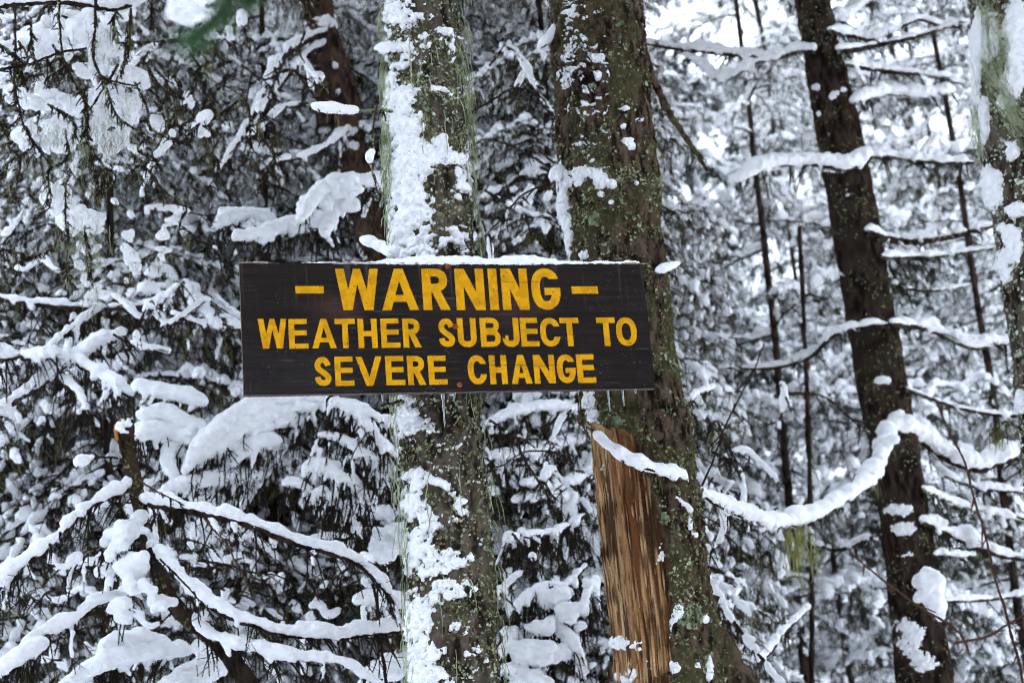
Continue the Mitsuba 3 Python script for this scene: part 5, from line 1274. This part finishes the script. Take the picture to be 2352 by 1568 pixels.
# ------------------------------------------------------------------ forest: a few kinds of bough, used again and again
def make_bough(name, seed, L=1.25, nside=16, sub=5, rings=6, sides=6, snow_r=(.013, .030), cover=.7, needle=1500, needle_w=.004, needle_l=(.014, .03), needle_mat='mat_needle', lichen=0, droop=.30, hang=.9, twig_r=.0022, flat=.35, snow_mat='mat_snow_far', limb_mat='mat_twig_grey', lump=.22):
    rng = np.random.default_rng(seed)
    n = 18
    x = np.linspace(0, L, n)
    main = np.stack([x, np.cumsum(rng.normal(size=n)) * .012 * L, .10 * x - droop * x**2 / L + .08 * np.maximum(x / L - .75, 0) * L], 1)
    mr = np.linspace(.011, .0035, n)
    wood, tw = MB(), MB()
    v, f = tubes(main, mr, 6, .15, rng); wood.add(v, f)
    RP, RR = [], []
    def caps(P, r0, cov):
        k = len(P); i = 0
        while i < k - 1:
            ln = int(rng.integers(1, 4))
            if rng.random() < cov:
                j = min(i + ln, k - 1); w = np.exp(rng.uniform(*np.log(snow_r))) * r0
                e = unit(P[j] - P[i]); steep = abs(e[2])
                if steep > .6:
                    if rng.random() < .6: i = j; continue
                    j = min(i + 1, k - 1); w *= .8
                Q = spline(P[i:j + 1], rings) if j > i else None
                e = unit(Q[-1] - Q[0])
                Q[0] -= e * w * .5; Q[-1] += e * w * .5
                t = np.linspace(0, 1, rings)
                r = w * (1 - np.abs(2 * np.clip(t, .03, .97) - 1)**3)**.5 * rng.uniform(.7, 1.35, rings)
                Q = Q + rng.normal(size=(rings, 3)) * w * [.28, .28, .15] + np.array([0, 0, 1]) * (r[:, None] * .7 + w * .15)
                RP.append(Q); RR.append(r)
                i = j + (1 if rng.random() < .5 else 0)
            else: i += ln
    caps(spline(main, 28), 1.15, cover)
    pts, dirs = [main[6:]], [np.tile([1.0, 0, -.4], (n - 6, 1))]

    for q in range(nside):
        t = .10 + .88 * (q + rng.random() * .7) / nside
        p0 = np.array([np.interp(t * L, x, main[:, k]) for k in range(3)])
        ln = L * (.46 * (1 - t)**.8 + .10) * rng.uniform(.65, 1.2)
        s = 1 if q % 2 else -1
        phi = np.radians(rng.uniform(35, 75))
        d = np.array([np.cos(phi), s * np.sin(phi), rng.uniform(-.25, .18)])
        u = np.linspace(0, 1, 8)[:, None]
        P = p0 + d * ln * u + np.array([0, 0, -1]) * ln * flat * u**1.7 + np.cumsum(rng.normal(size=(8, 3)), 0) * .012 * ln
        v, f = tubes(P, np.linspace(.0045, .0020, 8) * twig_r / .0022, 4); wood.add(v, f)
        caps(spline(P, max(6, int(ln / .025))), .95, cover)
        pts.append(P[1:]); dirs.append(np.tile(d, (7, 1)))
        m = sub
        j = rng.integers(1, 8, m); ss = np.where(rng.random(m) < .5, 1, -1)
        d2 = unit(d[None] * rng.uniform(.2, .9, m)[:, None] + np.stack([rng.normal(size=m) * .5, ss * .5 + rng.normal(size=m) * .4, -rng.uniform(.1, 1.0, m) * hang], 1))
        l2 = ln * rng.uniform(.2, .5, m)
        uu = np.linspace(0, 1, 4)[None, :, None]
        Q = P[j][:, None] + d2[:, None] * l2[:, None, None] * uu + np.array([0, 0, -1]) * l2[:, None, None] * .5 * hang * uu**2
        v, f = tubes(Q, np.linspace(1, .5, 4)[None] * twig_r * np.ones((m, 1)), 3); tw.add(v, f)
        for k in range(m):
            if rng.random() < cover * .75: caps(spline(Q[k], max(4, int(l2[k] / .022))), .62, .75)
        pts.append(Q.reshape(-1, 3)); dirs.append(np.repeat(d2, 4, 0))
    pts, dirs = np.vstack(pts), np.vstack(dirs)
    # bare hanging twiglets
    k = rng.integers(0, len(pts), nside * (5 if twig_r < .003 else 2))
    l3 = rng.uniform(.05, .17, len(k)) * L / 1.25
    d3 = unit(np.stack([rng.normal(size=len(k)) * .5, rng.normal(size=len(k)) * .5, -np.ones(len(k))], 1))
    Q = pts[k][:, None] + d3[:, None] * l3[:, None, None] * np.linspace(0, 1, 4)[None, :, None] + np.cumsum(rng.normal(size=(len(k), 4, 3)), 1) * .005
    v, f = tubes(Q, np.array([1, .9, .7, .4])[None] * twig_r * .9 * np.ones((len(k), 1)), 3); tw.add(v, f)
    pts2 = np.vstack([pts, Q.reshape(-1, 3)]); dirs2 = np.vstack([dirs, np.repeat(d3, 4, 0)])
    g = {'type': 'shapegroup'}
    wood.add(np.vstack(tw.v), np.vstack(tw.f))
    g['limb'] = mikit.ply(wood.mesh(), limb_mat)
    v, f = tubes(np.array(RP), np.array(RR), sides, lump, rng)
    v += np.stack([meshkit.noise(v * .9 / np.mean(RR), seed + q) - .5 for q in range(3)], 1) * np.mean(RR) * 1.0
    g['snow'] = mikit.ply((v, f), snow_mat, smooth=True)
    if needle:
        k = rng.integers(0, len(pts2), needle)
        dd = unit(dirs2[k] * .7 + rng.normal(size=(needle, 3)) * .6 + [0, 0, -.45])
        v, f = blades(pts2[k] + rng.normal(size=(needle, 3)) * .008, dd, rng.uniform(*needle_l, needle), np.full(needle, needle_w), rng)
        g['needles'] = mikit.ply((v, f), needle_mat)
    if lichen:
        k = rng.integers(0, len(pts2), lichen)
        v, f = blades(pts2[k], unit(rng.normal(size=(lichen, 3)) * .35 + [0, 0, -1]), rng.uniform(.02, .09, lichen), rng.uniform(.004, .009, lichen), rng)
        g['lichen'] = mikit.ply((v, f), 'mat_lichen_olive')
    scene[name] = g
    BOUGHS[name] = (L, len(RR))
    return name
BOUGHS = {}
twiggy = [make_bough(f'bough_twiggy_{i}', 900 + i, L=1.2 + .15 * i, nside=17, sub=5, rings=5, snow_r=(.014, .046), cover=.60, needle=1500, needle_w=.0085, needle_l=(.02, .05), lichen=420, droop=.34, hang=1.1) for i in range(4)]
spruce = [make_bough(f'bough_spruce_{i}', 920 + i, L=1.3 + .12 * i, nside=18, sub=4, rings=5, snow_r=(.014, .046), cover=.60, needle=1500, needle_w=.009, needle_l=(.025, .055), lichen=60, droop=.30) for i in range(4)]
farb = [make_bough(f'bough_far_{i}', 940 + i, L=1.6, nside=14, sub=3, rings=4, sides=5, snow_r=(.02, .058), cover=.50, needle=1100, needle_w=.022, needle_l=(.05, .11), droop=.32, twig_r=.004) for i in range(3)]
midb = [make_bough(f'bough_mid_{i}', 950 + i, L=1.4, nside=15, sub=3, rings=5, sides=5, snow_r=(.019, .056), cover=.58, needle=1100, needle_w=.012, needle_l=(.03, .07), lichen=150, droop=.32, twig_r=.003) for i in range(3)]
bare = [make_bough(f'bough_bare_{i}', 980 + i, L=1.1, nside=16, sub=7, rings=5, snow_r=(.012, .034), cover=.44, needle=250, needle_w=.006, lichen=300, droop=.40, hang=1.3, twig_r=.0030, limb_mat='mat_twig') for i in range(3)]
dark = [make_bough(f'bough_dark_{i}', 960 + i, L=1.6, nside=15, sub=4, rings=4, sides=5, snow_r=(.02, .05), cover=.35, needle=2600, needle_w=.010, needle_l=(.03, .06), needle_mat='mat_needle_blue', droop=.42, twig_r=.004) for i in range(2)]
scene['mat_needle_blue'] = diffuse(rgb(0.030, 0.046, 0.042))

GAPS = [(1582, 46, 32, 44), (1640, 345, 30, 44), (1680, 385, 26, 14), (1715, 90, 18, 18)]   # where the canopy is open to the sky
NB = [0]


def in_gap(x, y):
    uu, vv = proj(np.stack([np.full(40, x), np.full(40, y), np.linspace(0, y, 40)], 1))
    return any((np.hypot((uu - g[0]) / (g[2] + 12), (vv - g[1]) / g[3]) < 1).any() for g in GAPS)


def forest_tree(label, group, x, y, protos, seed, R=1.2, zlo=None, zhi=None, r=.09, step=.34, per=5, top=None, bark='mat_bark_dark', lean=None, name='snowy_spruce', tilt=(-12, 10), gap=True, smin=.75, dens=1.0, keep=None):
    rng = np.random.default_rng(seed)
    key = numbered(name)
    tag(key, label, 'tree', group)
    gz = float(ground_z(x, y)) - .15
    zlo = zlo if zlo is not None else max(gz + .4, y * .02); zhi = zhi if zhi is not None else y * .565 + .3
    top = top or zhi * 1.25 + 2
    lean = lean if lean is not None else rng.normal(size=2) * .02
    m = 30
    z = np.linspace(gz, top, m)
    c = np.stack([x + lean[0] * (z - gz) + .02 * np.cumsum(rng.normal(size=m)) * .5, y + lean[1] * (z - gz), z], 1)
    rad = r * np.clip((top + .5 - z) / (top - gz), .08, 1)
    v, f = tubes(c, rad, 12, .10, rng)
    scene[key + '__trunk'] = mikit.ply((v, f), bark, smooth=True)
    zz = zlo + rng.random() * step; a0 = rng.uniform(0, 360); q = 0
    while zz < min(zhi, top - .3):
        taper = np.clip((top - zz) / (top - gz) * 1.6, .25, 1)
        for k in range(per):
            if rng.random() > dens: continue
            az = a0 + 360 * (k + rng.uniform(-.3, .3)) / per
            p = np.array([np.interp(zz, z, c[:, 0]), np.interp(zz, z, c[:, 1]), zz + rng.uniform(-.12, .12)])
            pr = protos[rng.integers(len(protos))]
            L = BOUGHS[pr][0]; s = R / L * taper * rng.uniform(smin, 1.2)
            d = np.array([np.cos(np.radians(az)), np.sin(np.radians(az)), -.15])
            tip = p + d * L * s
            mid = (p + tip) / 2
            uu, vv = proj(np.stack([p, mid, tip])); dep = mid @ FWD
            mar = 120
            if uu.max() < -mar - 180 or uu.min() > 2352 + mar + 60 or vv.max() < -mar or vv.min() > 1568 + mar: continue
            if gap and any((((uu - g[0]) / (g[2] + L * s * .12 * F / dep))**2 + ((vv - g[1]) / (g[3] + L * s * .06 * F / dep))**2).min() < 1 for g in GAPS): continue
            if dep < 6.8 and 640 < uu.mean() < 930 and vv.mean() < 440: continue
            M = T().translate(p.tolist()).rotate([0, 0, 1], float(az)).rotate([0, 1, 0], float(rng.uniform(*tilt))).rotate([1, 0, 0], float(rng.normal() * 6)).scale([float(s), float(s * (1 if rng.random() < .5 else -1) * rng.uniform(.8, 1.15)), float(s)])
            scene[f'{key}__bough' if q == 0 else f'{key}__bough_{q:03d}'] = {'type': 'instance', 'to_world': M, 'group': {'type': 'ref', 'id': pr}}
            ik = f'{key}__bough' if q == 0 else f'{key}__bough_{q:03d}'
            for ch in scene[pr]:
                if ch in ('snow', 'needles', 'lichen'): labels[f'{ik}__{ch}'] = {'kind': 'stuff'}
            q += 1; NB[0] += 1
        zz += step * rng.uniform(.8, 1.2); a0 += 137
    PLACES[key] = (group, x, y)
    return key


PLACES = {}


def build_forest():
    rng = np.random.default_rng(2024)
    NL = 'twiggy snow covered spruce in the thicket behind the sign and left of it'
    GL = 'twiggy spruces of the left thicket'
    NR = 'snowy spruce standing among the trees behind the dark trunk on the right'
    GR = 'snowy spruces behind the dark trunk'
    FL = 'far snow laden spruce deep in the forest behind the nearer trees'
    GF = 'far snow laden spruces'
    # left thicket
    for i, (x, y) in enumerate([(-2.1, 7.0), (-2.6, 8.0), (-1.25, 7.7), (-.55, 8.1), (-1.5, 8.6), (-2.9, 9.3), (-.2, 6.9), (.25, 8.2), (-.9, 9.6), (-2.2, 10.6)]):
        forest_tree(NL, GL, x, y, twiggy + bare[:1], 3000 + i, R=1.0, r=.022, step=.40, per=5, tilt=(-4, 22), zlo=y * .03, name='twiggy_spruce')
    for i, (x, y) in enumerate([(-3.4, 12.2), (-1.9, 12.8), (-.6, 12.0), (-4.2, 14.5), (-2.6, 15.0), (-1.0, 15.3), (.4, 13.6), (-3.6, 17.2)]):
        forest_tree(NL, GL, x, y, midb, 3100 + i, R=1.35, r=.05, step=.5, per=5, dens=.85, tilt=(-4, 18), name='twiggy_spruce')
    for i, (x, y) in enumerate([(.12, 6.2), (-.34, 7.0), (.30, 6.9), (-1.42, 6.0), (-1.95, 6.5), (-1.0, 6.6)]):
        forest_tree('bare twigged small spruce with thin dark branches in the near thicket behind the sign', 'bare twigged spruces in the near thicket', x, y, bare, 3050 + i, R=.8, r=.022, step=.26, per=5, tilt=(0, 26), zlo=.1, name='bare_spruce')
    # right
    for i, (x, y) in enumerate([(1.35, 8.9), (2.6, 9.4), (3.4, 11.2), (2.3, 13.2), (4.0, 13.8), (.6, 11.4), (3.2, 16.2), (1.5, 15.6)]):
        if in_gap(x, y): x += .45
        forest_tree(NR, GR, x, y, spruce, 3200 + i, R=1.15, r=.028, step=.46, per=5, tilt=(-8, 10), dens=.62)
    for i, (x, y) in enumerate([(1.02, 13.2), (1.1, 16.8)]):
        if in_gap(x, y): x += .25
        forest_tree('drooping blue green conifer with little snow, behind the stripped trunk at the upper right', 'drooping blue green conifers', x, y, dark + spruce[:1], 3290 + i, R=1.3, r=.02, step=.5, per=5, tilt=(4, 26), zlo=y * .2, name='drooping_conifer')
    k = 0
    for y0 in (18, 26):
        n = int(.72 * y0 / 2.6)
        for j in range(n):
            x = -.36 * y0 + .72 * y0 * (j + rng.random()) / n
            if x < -.02 * y0 and rng.random() < .5: continue
            y1 = y0 + rng.uniform(-1.8, 1.8)
            if in_gap(x, y1): continue
            forest_tree(FL, GF, x, y1, farb if rng.random() < .8 else dark, 3300 + k, R=2.1, r=.13, step=.85, per=5, zhi=y0 * .565 + .5, tilt=(-6, 12), dens=.36)
            k += 1


def crown(T_, key, z0, z1, R, seed, step=.5, per=6):
    rng = np.random.default_rng(seed); z = z0; q = 0
    while z < z1:
        for k in range(per):
            az = 360 * (k + rng.random()) / per
            pr = dark[rng.integers(len(dark))] if rng.random() < .6 else midb[rng.integers(len(midb))]
            sc = R / BOUGHS[pr][0] * rng.uniform(.8, 1.2)
            p = [float(np.interp(z, T_.S[:, 2], T_.S[:, j])) for j in (0, 1)] + [z + rng.uniform(-.1, .1)]
            tip = np.array(p) + np.array([np.cos(np.radians(az)), np.sin(np.radians(az)), -.55]) * R * 1.25
            if proj(tip)[1] > -60 and tip[1] > 1: continue
            M = T().translate(p).rotate([0, 0, 1], float(az)).rotate([0, 1, 0], float(rng.uniform(-8, 12))).scale(float(sc))
            ik = f'{key}__bough' if q == 0 else f'{key}__bough_{q:03d}'
            scene[ik] = {'type': 'instance', 'to_world': M, 'group': {'type': 'ref', 'id': pr}}
            for ch in scene[pr]:
                if ch in ('snow', 'needles', 'lichen'): labels[f'{ik}__{ch}'] = {'kind': 'stuff'}
            q += 1
        z += step


def build_wood_behind():
    rng = np.random.default_rng(77)
    key = 'spruce_wood'
    tag(key, 'dense snowy spruce wood standing around the path behind the viewpoint', 'wood', kind='stuff')
    mb = MB(); q = 0
    for x, y in ((-5.6, -1.5), (-4.6, -4.6), (-2.4, -6.2), (.2, -6.8), (2.6, -6.0), (4.8, -4.4), (5.8, -1.2), (-6.6, 2.2), (6.6, 2.4), (-1.0, -9.6), (1.6, -9.8)):
        gz = float(ground_z(x, y)) - .1
        z = np.linspace(gz, 10.5, 12); c = np.stack([z * 0 + x, z * 0 + y, z], 1)
        v, f = tubes(c, np.linspace(.14, .02, 12), 8); mb.add(v, f)
        h = gz + .7
        while h < 10:
            for k in range(6):
                az = 60 * k + rng.uniform(-25, 25); pr = farb[rng.integers(3)]; R = 2.1 * (1.08 - (h + 1.5) / 14)
                p = [x, y, float(h + rng.uniform(-.2, .2))]
                tip = np.array(p) + np.array([np.cos(np.radians(az)), np.sin(np.radians(az)), 0]) * R * 1.3
                if tip[1] > .3 and abs(proj(tip)[0] - 1176) < 1500: continue
                if np.hypot(tip[0], tip[1]) < 1.5: continue
                M = T().translate(p).rotate([0, 0, 1], float(az)).rotate([0, 1, 0], float(rng.uniform(0, 16))).scale(float(R / BOUGHS[pr][0]))
                scene[f'{key}__{q + 1:03d}'] = {'type': 'instance', 'to_world': M, 'group': {'type': 'ref', 'id': pr}}; q += 1
            h += .75
    obj(key, mb, 'mat_bark_dark', smooth=True, label=labels[key]['label'], category='wood', kind='stuff')
build_forest()
ORD = ['leftmost', 'second from the left', 'third from the left', 'fourth from the left', 'fourth from the right', 'third from the right', 'second from the right', 'rightmost']
for grp, text in (('snowy spruces behind the dark trunk', '{} of the thin trunked snowy spruces standing behind the dark trunk'), ('drooping blue green conifers', '{} of two drooping blue green conifers beyond the stripped tree')):
    ks = sorted((k for k in PLACES if PLACES[k][0] == grp), key=lambda k: PLACES[k][1] / PLACES[k][2])
    for i, k in enumerate(ks):
        labels[k]['label'] = text.format(ORD[i] if len(ks) == 8 else ('left hand one', 'right hand one')[i])
build_wood_behind()
crown(T1, 'conifer_tree', 3.6, 8.5, 1.5, 1); crown(T2, 'conifer_tree_001', 4.0, 10.5, 1.9, 2); crown(T3, 'conifer_tree_002', 5.2, 12.0, 2.0, 3); crown(T4, 'conifer_tree_003', 4.0, 9.5, 1.8, 4)
print('boughs', NB[0], 'tris', sum(len(m[1]) for m in meshkit.WRITTEN.values()))
